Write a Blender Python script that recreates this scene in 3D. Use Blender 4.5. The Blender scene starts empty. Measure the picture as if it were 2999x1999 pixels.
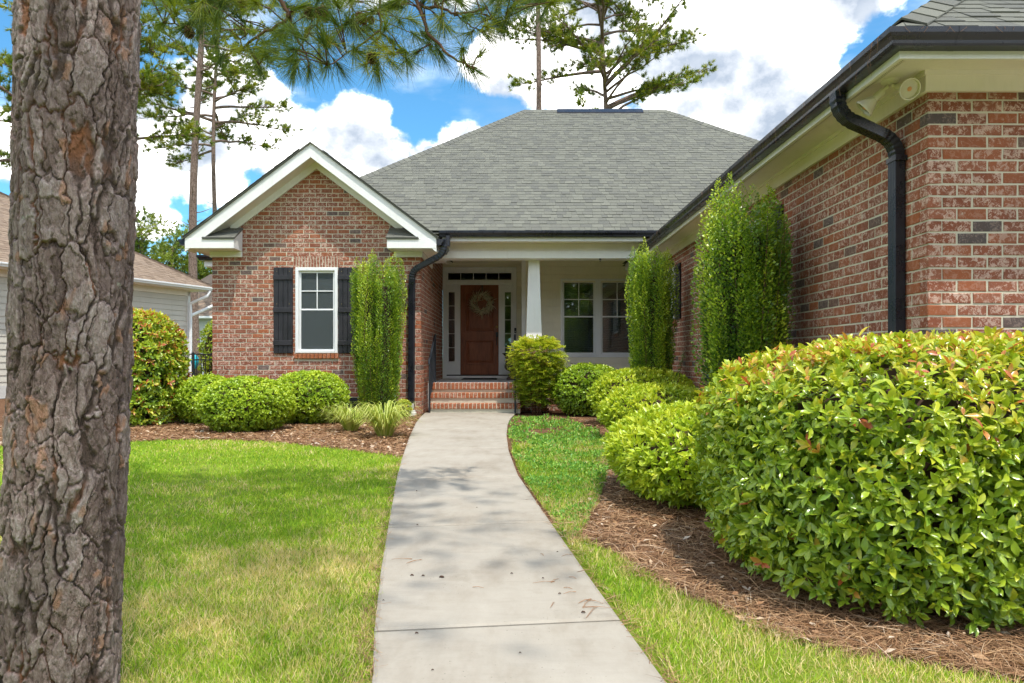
import bpy, math, random
import numpy as np
from mathutils import Vector, Matrix

SC = bpy.context.scene
COL = SC.collection
RNG = np.random.default_rng(7)
random.seed(7)
F = 2100.0                       # focal length in photograph pixels (2999 wide)
EYE = 1.0                        # eye height above the ground, metres

def P(px, py, D):
    """point seen at photograph pixel (px, py) at depth D"""
    return ((px - 1500.0) * D / F, D, EYE + (1050.0 - py) * D / F)

def G(px, py):
    """ground point seen at photograph pixel (px, py)"""
    D = EYE * F / (py - 1050.0)
    return ((px - 1500.0) * D / F, D)

# ------------------------------------------------------------------ camera
cam_data = bpy.data.cameras.new('camera')
cam = bpy.data.objects.new('camera', cam_data)
COL.objects.link(cam)
cam.location = (0, 0, EYE)
cam.rotation_euler = (math.radians(90), 0, 0)
cam_data.sensor_width = 36.0
cam_data.lens = 36.0 * F / 2999.0
cam_data.shift_y = 50.5 / 2999.0
cam_data.clip_start = 0.05
cam_data.clip_end = 3000.0
SC.camera = cam

# ------------------------------------------------------------------ light
SUN = Vector((0.225, -0.43, 1.15)).normalized()      # towards the sun
sun_data = bpy.data.lights.new('sun', 'SUN')
sun_data.energy = 2.0
sun_data.angle = math.radians(0.6)
sun_data.color = (1.0, 0.95, 0.86)
sun = bpy.data.objects.new('sun', sun_data)
COL.objects.link(sun)
sun.rotation_euler = SUN.to_track_quat('Z', 'Y').to_euler()

SC.view_settings.view_transform = 'Standard'
SC.view_settings.look = 'None'
SC.view_settings.gamma = 1.0
SC.view_settings.use_curve_mapping = False
SC.view_settings.exposure = 1.28
SC.cycles.max_bounces = 8
SC.cycles.diffuse_bounces = 4
SC.cycles.glossy_bounces = 3
SC.cycles.transmission_bounces = 4
SC.cycles.caustics_reflective = False
SC.cycles.caustics_refractive = False
SC.cycles.sample_clamp_indirect = 6.0
SC.cycles.use_denoising = True

# ------------------------------------------------------------------ node helper
class NT:
    def __init__(self, tree):
        self.t = tree; self.n = tree.nodes; self.l = tree.links
    def new(self, typ, **kw):
        nd = self.n.new(typ)
        for k, v in kw.items():
            if k.startswith('_'):
                nd.inputs[int(k[1:])].default_value = v
            else:
                setattr(nd, k, v)
        return nd
    def put(self, nd, key, val):
        s = nd.inputs[key]
        if isinstance(val, bpy.types.NodeSocket): self.l.new(val, s)
        elif isinstance(val, bpy.types.Node): self.l.new(val.outputs[0], s)
        else: s.default_value = val
    def math(self, op, a, b=None, c=None, clamp=False):
        nd = self.n.new('ShaderNodeMath'); nd.operation = op; nd.use_clamp = clamp
        self.put(nd, 0, a)
        if b is not None: self.put(nd, 1, b)
        if c is not None: self.put(nd, 2, c)
        return nd.outputs[0]
    def vmath(self, op, a, b=None, out=0):
        nd = self.n.new('ShaderNodeVectorMath'); nd.operation = op
        self.put(nd, 0, a)
        if b is not None: self.put(nd, 1, b)
        return nd.outputs[out]
    def noise(self, vec, scale, detail=3.0, rough=0.55, dist=0.0, color=False):
        nd = self.n.new('ShaderNodeTexNoise')
        nd.inputs['Scale'].default_value = scale; nd.inputs['Detail'].default_value = detail
        nd.inputs['Roughness'].default_value = rough; nd.inputs['Distortion'].default_value = dist
        if vec is not None: self.put(nd, 'Vector', vec)
        return nd.outputs[1 if color else 0]
    def ramp(self, fac, stops, interp='LINEAR'):
        nd = self.n.new('ShaderNodeValToRGB'); cr = nd.color_ramp; cr.interpolation = interp
        while len(cr.elements) < len(stops): cr.elements.new(0.5)
        for e, (p, c) in zip(cr.elements, stops):
            e.position = p
            e.color = (c[0], c[1], c[2], 1.0) if hasattr(c, '__len__') else (c, c, c, 1.0)
        self.put(nd, 0, fac)
        return nd.outputs[0]
    def mix(self, fac, a, b, mode='MIX'):
        nd = self.n.new('ShaderNodeMix'); nd.data_type = 'RGBA'; nd.blend_type = mode
        self.put(nd, 0, fac)
        for k, v in ((6, a), (7, b)):
            if isinstance(v, (tuple, list)) and len(v) == 3: v = (v[0], v[1], v[2], 1.0)
            self.put(nd, k, v)
        return nd.outputs[2]
    def pos(self):
        return self.n.new('ShaderNodeNewGeometry').outputs['Position']
    def attr(self, name):
        nd = self.n.new('ShaderNodeAttribute'); nd.attribute_name = name
        return nd.outputs['Fac']
    def maprange(self, v, a, b, c=0.0, d=1.0, smooth=False):
        nd = self.n.new('ShaderNodeMapRange')
        if smooth: nd.interpolation_type = 'SMOOTHSTEP'
        self.put(nd, 0, v)
        for i, x in enumerate((a, b, c, d)): nd.inputs[i + 1].default_value = x
        return nd.outputs[0]
    def bump(self, h, strength=0.3, dist=0.01):
        nd = self.n.new('ShaderNodeBump')
        nd.inputs['Strength'].default_value = strength; nd.inputs['Distance'].default_value = dist
        self.put(nd, 'Height', h)
        return nd.outputs[0]
    def scaled(self, vec, s):
        return self.vmath('MULTIPLY', vec, s)

# ------------------------------------------------------------------ world: blue sky with cumulus clouds
world = bpy.data.worlds.new('World')
SC.world = world
world.use_nodes = True
def build_world():
    nt = NT(world.node_tree); nt.n.clear()
    sky = nt.new('ShaderNodeTexSky'); sky.sky_type = 'NISHITA'; sky.sun_disc = False
    sky.sun_elevation = math.asin(SUN.z); sky.sun_rotation = math.atan2(SUN.x, SUN.y)
    sky.air_density = 1.0; sky.dust_density = 0.4; sky.ozone_density = 3.0
    d = nt.new('ShaderNodeTexCoord').outputs['Generated']
    d = nt.vmath('NORMALIZE', d)
    ds = nt.scaled(d, (1.0, 1.0, 1.25))
    # puffs that can be seen in the photograph: (px, py, radius in pixels)
    puffs = [(700, 330, 250), (560, 430, 230), (860, 430, 200), (1010, 420, 190), (1130, 480, 170), (1240, 500, 150), (960, 560, 230),
             (1370, 420, 120), (400, 470, 200), (420, 330, 140), (410, 570, 110),
             (1640, 170, 260), (1480, 190, 150), (1950, 90, 300), (2150, 250, 300), (2250, 370, 260), (2010, 330, 230), (2380, 330, 180),
             (2200, 20, 280), (2480, -30, 200), (1750, 20, 230), (1900, 420, 200), (2480, 300, 120), (1350, -120, 200), (1000, -160, 220), (20, 420, 140), (440, 640, 90)]
    m = None
    for (px, py, r) in puffs:
        c = Vector(((px - 1500) / F, 1.0, (1050 - py) / F)).normalized()
        dist = nt.vmath('DISTANCE', ds, (c.x, c.y, c.z * 1.25), out=1)
        v = nt.maprange(dist, 0.0, r * 1.18 / F, 1.0, 0.0)
        m = v if m is None else nt.math('MAXIMUM', m, v)
    # the rest of the sky: the same kind of broken cloud everywhere outside the view
    away = nt.maprange(nt.vmath('DISTANCE', d, (0.0, 0.93, 0.36), out=1), 0.75, 1.05, 0.0, 1.0)
    low = nt.noise(ds, 2.6, 2.0)
    gen = nt.math('MULTIPLY', nt.maprange(low, 0.38, 0.66, 0.0, 1.0), away)
    m = nt.math('MAXIMUM', m, gen)
    n1 = nt.noise(ds, 9.0, 8.0, 0.58)
    shift = nt.vmath('ADD', ds, (0.012, -0.02, 0.045))
    n2 = nt.noise(shift, 9.0, 8.0, 0.58)
    dens = nt.math('ADD', m, nt.math('MULTIPLY', nt.math('SUBTRACT', n1, 0.5), 1.25))
    alpha = nt.maprange(dens, 0.33, 0.53, 0.0, 1.0, smooth=True)
    # thin high haze
    n3 = nt.noise(nt.scaled(ds, (1.0, 1.0, 2.5)), 5.0, 5.0, 0.6)
    thin = nt.math('MULTIPLY', nt.maprange(n3, 0.48, 0.78), 0.22)
    alpha = nt.math('MAXIMUM', alpha, thin)
    lit = nt.math('ADD', 0.45, nt.math('MULTIPLY', nt.math('SUBTRACT', n1, n2), 2.8), clamp=True)
    lit = nt.math('ADD', lit, nt.maprange(dens, 0.55, 1.2, 0.14, -0.38), clamp=True)
    ccol = nt.ramp(lit, [(0.0, (0.115, 0.135, 0.165)), (0.30, (0.20, 0.213, 0.232)), (0.60, (0.62, 0.61, 0.595)), (1.0, (0.95, 0.935, 0.91))])
    skyc = nt.mix(1.0, sky.outputs[0], (0.046, 0.087, 0.097, 1.0), 'MULTIPLY')
    ccol = nt.mix(1.0, ccol, (2.0, 2.0, 2.0, 1.0), 'MULTIPLY')
    colr = nt.mix(alpha, skyc, ccol)
    bg = nt.new('ShaderNodeBackground'); nt.put(bg, 0, colr); bg.inputs[1].default_value = 1.0
    out = nt.new('ShaderNodeOutputWorld'); nt.l.new(bg.outputs[0], out.inputs[0])
build_world()
world.cycles.sampling_method = 'MANUAL'
world.cycles.sample_map_resolution = 512

# ------------------------------------------------------------------ scene helpers
ORIGIN = {}
def thing(name, loc, label=None, cat=None, group=None, kind=None):
    o = bpy.data.objects.new(name, None); COL.objects.link(o)
    o.location = loc; o.empty_display_size = 0.2
    ORIGIN[o.name] = Vector(loc)
    tag(o, label, cat, group, kind)
    return o
def tag(o, label=None, cat=None, group=None, kind=None):
    if label: o['label'] = label
    if cat: o['category'] = cat
    if group: o['group'] = group
    if kind: o['kind'] = kind
    return o
def link(name, me, mat=None, parent=None, at=None, kind=None):
    """object for mesh data; without 'at' the mesh is in world coordinates"""
    o = bpy.data.objects.new(name, me); COL.objects.link(o)
    po = Vector((0, 0, 0))
    if parent is not None:
        o.parent = parent; po = ORIGIN[parent.name]
    if mat is not None and len(me.materials) == 0: me.materials.append(mat)
    if at is None:
        ORIGIN[o.name] = po.copy()
    else:
        o.location = Vector(at) - po; ORIGIN[o.name] = Vector(at)
    if kind: o['kind'] = kind
    return o
def fresh(V, parent, at=None):
    if at is not None: return V - np.asarray(at, dtype=np.float64)
    if parent is not None: return V - np.asarray(ORIGIN[parent.name])
    return V
def np_mesh(name, V, Fc, point=None, face=None, smooth=False):
    """fast mesh from arrays; Fc is (m,k) or a list of such arrays"""
    me = bpy.data.meshes.new(name)
    Fs = Fc if isinstance(Fc, list) else [Fc]
    V = np.asarray(V, dtype=np.float32)
    me.vertices.add(len(V)); me.vertices.foreach_set('co', V.ravel())
    idx = np.concatenate([f.ravel() for f in Fs]).astype(np.int32)
    tot = np.concatenate([np.full(len(f), f.shape[1], dtype=np.int32) for f in Fs])
    st = np.concatenate([[0], np.cumsum(tot)[:-1]]).astype(np.int32)
    me.loops.add(len(idx)); me.loops.foreach_set('vertex_index', idx)
    me.polygons.add(len(tot)); me.polygons.foreach_set('loop_start', st)
    me.polygons.foreach_set('loop_total', tot)
    if smooth: me.polygons.foreach_set('use_smooth', np.ones(len(tot), dtype=bool))
    for dct, dom in ((point, 'POINT'), (face, 'FACE')):
        for k, a in (dct or {}).items():
            at = me.attributes.new(k, 'FLOAT', dom)
            at.data.foreach_set('value', np.asarray(a, dtype=np.float32).ravel())
    me.update(calc_edges=True)
    return me
def np_obj(name, V, Fc, mat, parent=None, point=None, face=None, smooth=False, kind=None):
    V = fresh(np.asarray(V, dtype=np.float64), parent)
    return link(name, np_mesh(name, V, Fc, point, face, smooth), mat, parent, kind=kind)

class MB:
    """collects pieces, builds ONE mesh object"""
    def __init__(self): self.v = []; self.f = []; self.t = []
    def add(self, vs, fs, tint=0.5):
        o = len(self.v); self.v.extend([tuple(p) for p in vs])
        for f in fs: self.f.append(tuple(i + o for i in f)); self.t.append(tint)
        return self
    def box(self, x0, x1, y0, y1, z0, z1, tint=0.5):
        vs = [(x0, y0, z0), (x1, y0, z0), (x1, y1, z0), (x0, y1, z0), (x0, y0, z1), (x1, y0, z1), (x1, y1, z1), (x0, y1, z1)]
        return self.add(vs, [(0, 3, 2, 1), (4, 5, 6, 7), (0, 1, 5, 4), (1, 2, 6, 5), (2, 3, 7, 6), (3, 0, 4, 7)], tint)
    def cbox(self, x0, x1, y0, y1, z0, z1, c=0.004, tint=0.5):
        """box with chamfered edges"""
        X = (x0, x0 + c, x1 - c, x1); Y = (y0, y0 + c, y1 - c, y1); Z = (z0, z0 + c, z1 - c, z1)
        vs = []; ix = {}
        for i in range(2):
            for j in range(2):
                for k in range(2):
                    xo, xi = (X[0], X[1]) if i == 0 else (X[3], X[2])
                    yo, yi = (Y[0], Y[1]) if j == 0 else (Y[3], Y[2])
                    zo, zi = (Z[0], Z[1]) if k == 0 else (Z[3], Z[2])
                    for a, p in enumerate(((xo, yi, zi), (xi, yo, zi), (xi, yi, zo))):
                        ix[(i, j, k, a)] = len(vs); vs.append(p)
        q = lambda i, j, k, a: ix[(i, j, k, a)]
        fs = []
        for s in (0, 1):
            fs.append([q(s, 0, 0, 0), q(s, 1, 0, 0), q(s, 1, 1, 0), q(s, 0, 1, 0)][::(1 if s else -1)])
            fs.append([q(0, s, 0, 1), q(1, s, 0, 1), q(1, s, 1, 1), q(0, s, 1, 1)][::(-1 if s else 1)])
            fs.append([q(0, 0, s, 2), q(1, 0, s, 2), q(1, 1, s, 2), q(0, 1, s, 2)][::(1 if s else -1)])
        for a in (0, 1):
            for b in (0, 1):
                fs.append([q(a, b, 0, 0), q(a, b, 1, 0), q(a, b, 1, 1), q(a, b, 0, 1)])
                fs.append([q(a, 0, b, 0), q(a, 1, b, 0), q(a, 1, b, 2), q(a, 0, b, 2)])
                fs.append([q(0, a, b, 1), q(1, a, b, 1), q(1, a, b, 2), q(0, a, b, 2)])
        for i in (0, 1):
            for j in (0, 1):
                for k in (0, 1):
                    fs.append([q(i, j, k, 0), q(i, j, k, 1), q(i, j, k, 2)])
        return self.add(vs, fs, tint)
    def prism(self, pts, d, tint=0.5):
        """polygon (3-D points) pushed along vector d"""
        n = len(pts); d = Vector(d)
        vs = [Vector(p) for p in pts] + [Vector(p) + d for p in pts]
        fs = [tuple(range(n))[::-1], tuple(range(n, 2 * n))] + [(i, (i + 1) % n, n + (i + 1) % n, n + i) for i in range(n)]
        return self.add(vs, fs, tint)
    def tube(self, pts, rad, n=8, tint=0.5, caps=True):
        pts = [Vector(p) for p in pts]
        if not hasattr(rad, '__len__'): rad = [rad] * len(pts)
        vs = []; fs = []; prev = None
        for i, p in enumerate(pts):
            t = (pts[min(i + 1, len(pts) - 1)] - pts[max(i - 1, 0)]).normalized()
            if prev is None:
                a = Vector((0, 0, 1)) if abs(t.z) < 0.9 else Vector((1, 0, 0))
                u = t.cross(a).normalized()
            else:
                u = (prev - t * prev.dot(t)).normalized()
            prev = u; w = t.cross(u)
            for k in range(n):
                a = 2 * math.pi * k / n
                vs.append(p + (u * math.cos(a) + w * math.sin(a)) * rad[i])
        for i in range(len(pts) - 1):
            for k in range(n):
                fs.append((i * n + k, i * n + (k + 1) % n, (i + 1) * n + (k + 1) % n, (i + 1) * n + k))
        if caps:
            fs.append(tuple(range(n))[::-1]); m = (len(pts) - 1) * n; fs.append(tuple(range(m, m + n)))
        return self.add(vs, fs, tint)
    def lathe(self, prof, c, n=24, axis=None, tint=0.5):
        """profile [(r, h)] turned round an axis through c"""
        c = Vector(c); ax = Vector(axis or (0, 0, 1)).normalized()
        a = Vector((0, 0, 1)) if abs(ax.z) < 0.9 else Vector((1, 0, 0))
        u = ax.cross(a).normalized(); w = ax.cross(u)
        vs = []; fs = []
        for (r, h) in prof:
            for k in range(n):
                t = 2 * math.pi * k / n
                vs.append(c + ax * h + (u * math.cos(t) + w * math.sin(t)) * max(r, 1e-4))
        for i in range(len(prof) - 1):
            for k in range(n):
                fs.append((i * n + k, i * n + (k + 1) % n, (i + 1) * n + (k + 1) % n, (i + 1) * n + k))
        return self.add(vs, fs, tint)
    def sweep(self, prof, stations, closed=False, caps=True, tint=0.5):
        """profile [(out, up)] along stations [(point, out vector, up vector)]"""
        n = len(prof); vs = []; fs = []
        for (p, o, u) in stations:
            p, o, u = Vector(p), Vector(o), Vector(u)
            vs += [p + o * a + u * b for a, b in prof]
        m = n if closed else n - 1
        for i in range(len(stations) - 1):
            for k in range(m):
                fs.append((i * n + k, i * n + (k + 1) % n, (i + 1) * n + (k + 1) % n, (i + 1) * n + k))
        if caps:
            fs.append(tuple(range(n))); e = (len(stations) - 1) * n; fs.append(tuple(range(e, e + n))[::-1])
        return self.add(vs, fs, tint)
    def mesh(self, name, off=None, smooth=False):
        me = bpy.data.meshes.new(name)
        off = Vector(off) if off is not None else Vector((0, 0, 0))
        me.from_pydata([Vector(p) - off for p in self.v], [], self.f)
        at = me.attributes.new('tint', 'FLOAT', 'FACE'); at.data.foreach_set('value', self.t)
        if smooth: me.polygons.foreach_set('use_smooth', [True] * len(self.f))
        me.update()
        return me
    def build(self, name, mat, parent=None, smooth=False, kind=None):
        off = ORIGIN[parent.name] if parent is not None else None
        me = self.mesh(name, off, smooth)
        if smooth == 'auto': me.set_sharp_from_angle(angle=math.radians(40))
        return link(name, me, mat, parent, kind=kind)

def vnoise(p, seed=0):
    """smooth value noise in [0,1] for an (n,d) array, d = 2 or 3"""
    p = np.asarray(p, dtype=np.float64); i = np.floor(p).astype(np.int64); f = p - i
    f = f * f * (3 - 2 * f); dim = p.shape[1]; out = np.zeros(len(p))
    for c in range(2 ** dim):
        w = np.ones(len(p)); h = np.full(len(p), seed * 7919 + 13, dtype=np.int64)
        for k in range(dim):
            b = (c >> k) & 1
            w *= f[:, k] if b else 1 - f[:, k]
            h = (h * 31 + (i[:, k] + b) * (73856093, 19349663, 83492791)[k]) & 0x7fffffff
        h = (h ^ (h >> 13)) * 1274126177 & 0x7fffffff
        h = (h ^ (h >> 16)) & 0xffff
        out += w * (h / 65535.0)
    return out
def fbm(p, oct=4, seed=0, gain=0.5):
    a, s, t = 1.0, 0.0, 0.0; p = np.asarray(p, dtype=np.float64)
    for k in range(oct):
        s += a * vnoise(p, seed + k); t += a; a *= gain; p = p * 2.03 + 3.7
    return s / t
def unit(v):
    return v / np.maximum(np.linalg.norm(v, axis=-1, keepdims=True), 1e-9)
def scatter(tv, tf, pos, A, S, N, sc):
    """copy template (k,3: along, side, up) to each position with axes A, S, N and scale (n,3)"""
    tv = np.asarray(tv, dtype=np.float64); tf = np.asarray(tf)
    k = len(tv); n = len(pos)
    V = (pos[:, None, :] + A[:, None, :] * (tv[None, :, 0:1] * sc[:, None, 0:1])
         + S[:, None, :] * (tv[None, :, 1:2] * sc[:, None, 1:2]) + N[:, None, :] * (tv[None, :, 2:3] * sc[:, None, 2:3]))
    Fc = tf[None, :, :] + (np.arange(n) * k)[:, None, None]
    return V.reshape(-1, 3), Fc.reshape(-1, tf.shape[1])
def frame(A, ref=None):
    """side and normal axes for directions A"""
    A = unit(A)
    if ref is None: ref = RNG.normal(size=A.shape)
    S = unit(np.cross(A, ref)); N = np.cross(S, A)
    return A, S, N
# ------------------------------------------------------------------ materials
M = {}
def material(name, fn):
    m = bpy.data.materials.new(name); m.use_nodes = True
    nt = NT(m.node_tree); nt.n.clear()
    out = nt.new('ShaderNodeOutputMaterial')
    sh = fn(nt)
    nt.l.new(sh.outputs[0] if isinstance(sh, bpy.types.Node) else sh, out.inputs[0])
    M[name] = m
    return m
def pbsdf(nt, col, rough=0.6, spec=0.5, normal=None, metal=0.0, coat=0.0):
    b = nt.new('ShaderNodeBsdfPrincipled')
    if isinstance(col, (tuple, list)) and len(col) == 3: col = (*col, 1.0)
    nt.put(b, 'Base Color', col); nt.put(b, 'Roughness', rough)
    b.inputs['Specular IOR Level'].default_value = spec; b.inputs['Metallic'].default_value = metal
    if coat: b.inputs['Coat Weight'].default_value = coat; b.inputs['Coat Roughness'].default_value = 0.1
    if normal is not None: nt.put(b, 'Normal', normal)
    return b

def brick_mat(warm):
    def fn(nt):
        p = nt.pos(); t = nt.attr('tint')
        body = nt.ramp(t, [(0.0, (0.085, 0.070, 0.068)), (0.04, (0.14, 0.10, 0.09)), (0.085, (0.15, 0.088, 0.068)), (0.095, (0.22, 0.075, 0.045)),
                           (0.35, (0.235, 0.072, 0.038)), (0.6, (0.300, 0.105, 0.060)), (0.8, (0.34, 0.105, 0.042)), (1.0, (0.225, 0.076, 0.046))])
        n1 = nt.noise(p, 27.0, 6.0, 0.68, 0.8)
        n2 = nt.noise(p, 150.0, 4.0, 0.6)
        n3 = nt.noise(p, 9.0, 2.0)
        thr = nt.math('ADD', nt.math('MULTIPLY', n1, 0.72), nt.math('MULTIPLY', n2, 0.36))
        thr = nt.math('ADD', thr, nt.math('MULTIPLY', nt.math('SUBTRACT', n3, 0.5), 0.12))
        wash = nt.maprange(thr, 0.54, 0.60)
        isred = nt.maprange(t, 0.088, 0.093)
        less = nt.maprange(t, 0.62, 0.80, 1.0, 0.25)
        wash = nt.math('MULTIPLY', nt.math('MULTIPLY', wash, nt.math('MULTIPLY_ADD', isred, 0.75, 0.25)), less)
        col = nt.mix(nt.math('MULTIPLY', wash, 0.72), body, (0.70, 0.52, 0.43))
        col = nt.mix(nt.maprange(n2, 0.52, 0.72, 0.0, 0.45), col, (0.13, 0.055, 0.042))
        st = nt.noise(nt.scaled(p, (1.0, 1.0, 0.45)), 1.6, 4.0, 0.6)
        col = nt.mix(nt.maprange(st, 0.48, 0.72, 0.0, 0.38), col, (0.17, 0.085, 0.06))
        sm_ = nt.math('MULTIPLY', nt.maprange(nt.noise(p, 19.0, 5.0, 0.7), 0.63, 0.70), 0.7)
        col = nt.mix(sm_, col, (0.58, 0.53, 0.43))
        if warm: col = nt.mix(0.42, col, (0.40, 0.125, 0.040))
        h = nt.math('ADD', nt.math('MULTIPLY', n1, 0.6), nt.math('MULTIPLY', n2, 0.5))
        return pbsdf(nt, col, 0.85, 0.25, nt.bump(h, 0.75, 0.006))
    return fn
material('brick', brick_mat(False))
material('step_brick', brick_mat(True))
def _mortar(nt):
    p = nt.pos(); n = nt.noise(p, 160.0, 3.0); n2 = nt.noise(p, 3.0, 3.0)
    col = nt.ramp(nt.math('ADD', nt.math('MULTIPLY', n, 0.6), nt.math('MULTIPLY', n2, 0.4)), [(0.3, (0.48, 0.45, 0.35)), (0.7, (0.66, 0.62, 0.50))])
    return pbsdf(nt, col, 0.95, 0.1, nt.bump(n, 0.6, 0.004))
material('mortar', _mortar)
def _trim(c, var=0.04, rough=0.5):
    def fn(nt):
        p = nt.pos(); n = nt.noise(p, 2.2, 4.0, 0.6); n2 = nt.noise(nt.scaled(p, (1.0, 1.0, 0.25)), 40.0, 3.0)
        k = nt.math('ADD', nt.math('MULTIPLY', n, 0.7), nt.math('MULTIPLY', n2, 0.3))
        col = nt.ramp(k, [(0.25, tuple(x * (1 - 2.5 * var) for x in c)), (0.6, c), (0.8, tuple(min(x * (1 + var), 0.86) for x in c))])
        stk = nt.noise(nt.scaled(p, (1.0, 1.0, 0.14)), 9.0, 5.0, 0.7)
        col = nt.mix(nt.maprange(stk, 0.56, 0.80, 0.0, 0.30), col, tuple(x * y for x, y in zip(c, (0.66, 0.62, 0.55))))
        return pbsdf(nt, col, rough, 0.4, nt.bump(n2, 0.04, 0.002))
    return fn
material('white_trim', _trim((0.80, 0.80, 0.79)))
material('cream_trim', _trim((0.84, 0.79, 0.735)))
material('vinyl_white', _trim((0.80, 0.81, 0.82), 0.02, 0.35))
material('siding', _trim((0.83, 0.77, 0.61), 0.05, 0.6))
material('siding_grey', _trim((0.56, 0.53, 0.46), 0.04, 0.6))
material('siding_far', _trim((0.58, 0.60, 0.62), 0.04, 0.6))
def _soffit(nt):
    p = nt.pos(); s = nt.new('ShaderNodeSeparateXYZ'); nt.put(s, 0, p)
    fx = nt.math('SUBTRACT', nt.math('FRACT', nt.math('MULTIPLY', s.outputs[0], 52.0)), 0.5)
    fy = nt.math('SUBTRACT', nt.math('FRACT', nt.math('MULTIPLY', s.outputs[1], 52.0)), 0.5)
    r = nt.math('SQRT', nt.math('ADD', nt.math('MULTIPLY', fx, fx), nt.math('MULTIPLY', fy, fy)))
    hole = nt.maprange(r, 0.20, 0.28, 1.0, 0.0)
    col = nt.mix(hole, (0.74, 0.71, 0.60), (0.10, 0.09, 0.07))
    return pbsdf(nt, col, 0.55, 0.3)
material('vented_soffit', _soffit)
def _dark(c, rough, bump=0.05):
    def fn(nt):
        p = nt.pos(); n = nt.noise(p, 5.0, 5.0, 0.65); n2 = nt.noise(p, 70.0, 3.0)
        col = nt.mix(nt.maprange(n, 0.35, 0.7), c, tuple(x * 1.7 + 0.004 for x in c))
        dust = nt.maprange(nt.noise(p, 16.0, 6.0, 0.7), 0.62, 0.82, 0.0, 0.14)
        col = nt.mix(dust, col, (0.30, 0.27, 0.22))
        r = nt.maprange(n, 0.3, 0.7, rough - 0.06, rough + 0.12)
        return pbsdf(nt, col, r, 0.5, nt.bump(n2, bump, 0.002))
    return fn
material('gutter', _dark((0.009, 0.010, 0.016), 0.26))
material('shutter', _dark((0.011, 0.010, 0.014), 0.45, 0.15))
material('iron', _dark((0.012, 0.016, 0.022), 0.40))
material('urn', _dark((0.060, 0.040, 0.034), 0.7, 0.4))
material('black_metal', _dark((0.012, 0.012, 0.013), 0.4))
def _shingle(cols):
    def fn(nt):
        t = nt.attr('tint'); p = nt.pos()
        n = nt.noise(p, 260.0, 2.0); n2 = nt.noise(p, 0.7, 3.0); n3 = nt.noise(p, 11.0, 3.0)
        col = nt.ramp(t, [(0.0, cols[0]), (0.33, cols[1]), (0.66, cols[2]), (1.0, cols[3])])
        col = nt.mix(nt.maprange(n, 0.35, 0.7, 0.0, 0.55), col, tuple(x * 0.45 for x in cols[1]))
        col = nt.mix(nt.maprange(n2, 0.5, 0.8, 0.0, 0.18), col, tuple(x * 0.75 for x in cols[0]))
        return pbsdf(nt, col, 0.92, 0.2, nt.bump(n, 0.6, 0.003))
    return fn
material('shingle', _shingle([(0.132, 0.134, 0.120), (0.150, 0.151, 0.131), (0.165, 0.167, 0.140), (0.188, 0.190, 0.160)]))
material('shingle_brown', _shingle([(0.20, 0.145, 0.105), (0.26, 0.19, 0.14), (0.31, 0.235, 0.175), (0.24, 0.18, 0.14)]))
def _concrete(nt):
    p = nt.pos(); t = nt.attr('tint')
    n = nt.noise(p, 1.3, 5.0, 0.6); n2 = nt.noise(p, 120.0, 3.0, 0.6); n3 = nt.noise(nt.scaled(p, (1.0, 0.35, 1.0)), 7.0, 4.0, 0.7)
    col = nt.ramp(nt.math('ADD', nt.math('MULTIPLY', n, 0.55), nt.math('MULTIPLY', n3, 0.45)), [(0.32, (0.27, 0.232, 0.184)), (0.5, (0.345, 0.310, 0.258)), (0.68, (0.39, 0.355, 0.302))])
    col = nt.mix(nt.maprange(t, 0.0, 1.0, 0.0, 0.10), col, (0.26, 0.24, 0.21))
    stn = nt.noise(p, 2.1, 6.0, 0.7, 0.5)
    col = nt.mix(nt.maprange(stn, 0.55, 0.72, 0.0, 0.42), col, (0.20, 0.165, 0.12))
    col = nt.mix(nt.maprange(nt.noise(nt.scaled(p, (0.25, 1.0, 1.0)), 26.0, 3.0), 0.50, 0.75, 0.0, 0.16), col, (0.19, 0.17, 0.14))
    v = nt.new('ShaderNodeTexVoronoi'); v.inputs['Scale'].default_value = 55.0; nt.put(v, 'Vector', p)
    sp = nt.math('MULTIPLY', nt.maprange(v.outputs['Distance'], 0.10, 0.17, 1.0, 0.0), nt.maprange(nt.noise(p, 3.0, 2.0), 0.42, 0.62))
    spk = nt.math('MULTIPLY', sp, nt.maprange(nt.noise(p, 41.0, 1.0), 0.52, 0.62))
    col = nt.mix(nt.math('MULTIPLY', spk, 0.75), col, (0.10, 0.085, 0.065))
    col = nt.mix(nt.maprange(n2, 0.55, 0.8, 0.0, 0.3), col, (0.24, 0.22, 0.19))
    h = nt.math('SUBTRACT', n2, nt.math('MULTIPLY', spk, 0.8))
    return pbsdf(nt, col, 0.9, 0.2, nt.bump(h, 0.35, 0.003))
material('concrete', _concrete)
def _soil(nt):
    p = nt.pos(); n = nt.noise(p, 30.0, 6.0, 0.7); n2 = nt.noise(p, 1.5, 3.0)
    col = nt.ramp(nt.math('ADD', nt.math('MULTIPLY', n, 0.7), nt.math('MULTIPLY', n2, 0.3)), [(0.3, (0.035, 0.02, 0.013)), (0.5, (0.13, 0.065, 0.035)), (0.66, (0.30, 0.175, 0.10)), (0.8, (0.42, 0.30, 0.20))])
    return pbsdf(nt, col, 0.95, 0.1, nt.bump(n, 1.0, 0.02))
material('mulch', _soil)
def _lawn(nt):
    p = nt.pos(); n = nt.noise(p, 70.0, 4.0, 0.7); n2 = nt.noise(p, 1.1, 4.0, 0.6)
    col = nt.ramp(nt.math('ADD', nt.math('MULTIPLY', n, 0.6), nt.math('MULTIPLY', n2, 0.4)), [(0.3, (0.08, 0.12, 0.012)), (0.5, (0.19, 0.27, 0.02)), (0.7, (0.38, 0.36, 0.13))])
    return pbsdf(nt, col, 0.95, 0.1, nt.bump(n, 1.0, 0.02))
material('lawn', _lawn)
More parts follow.
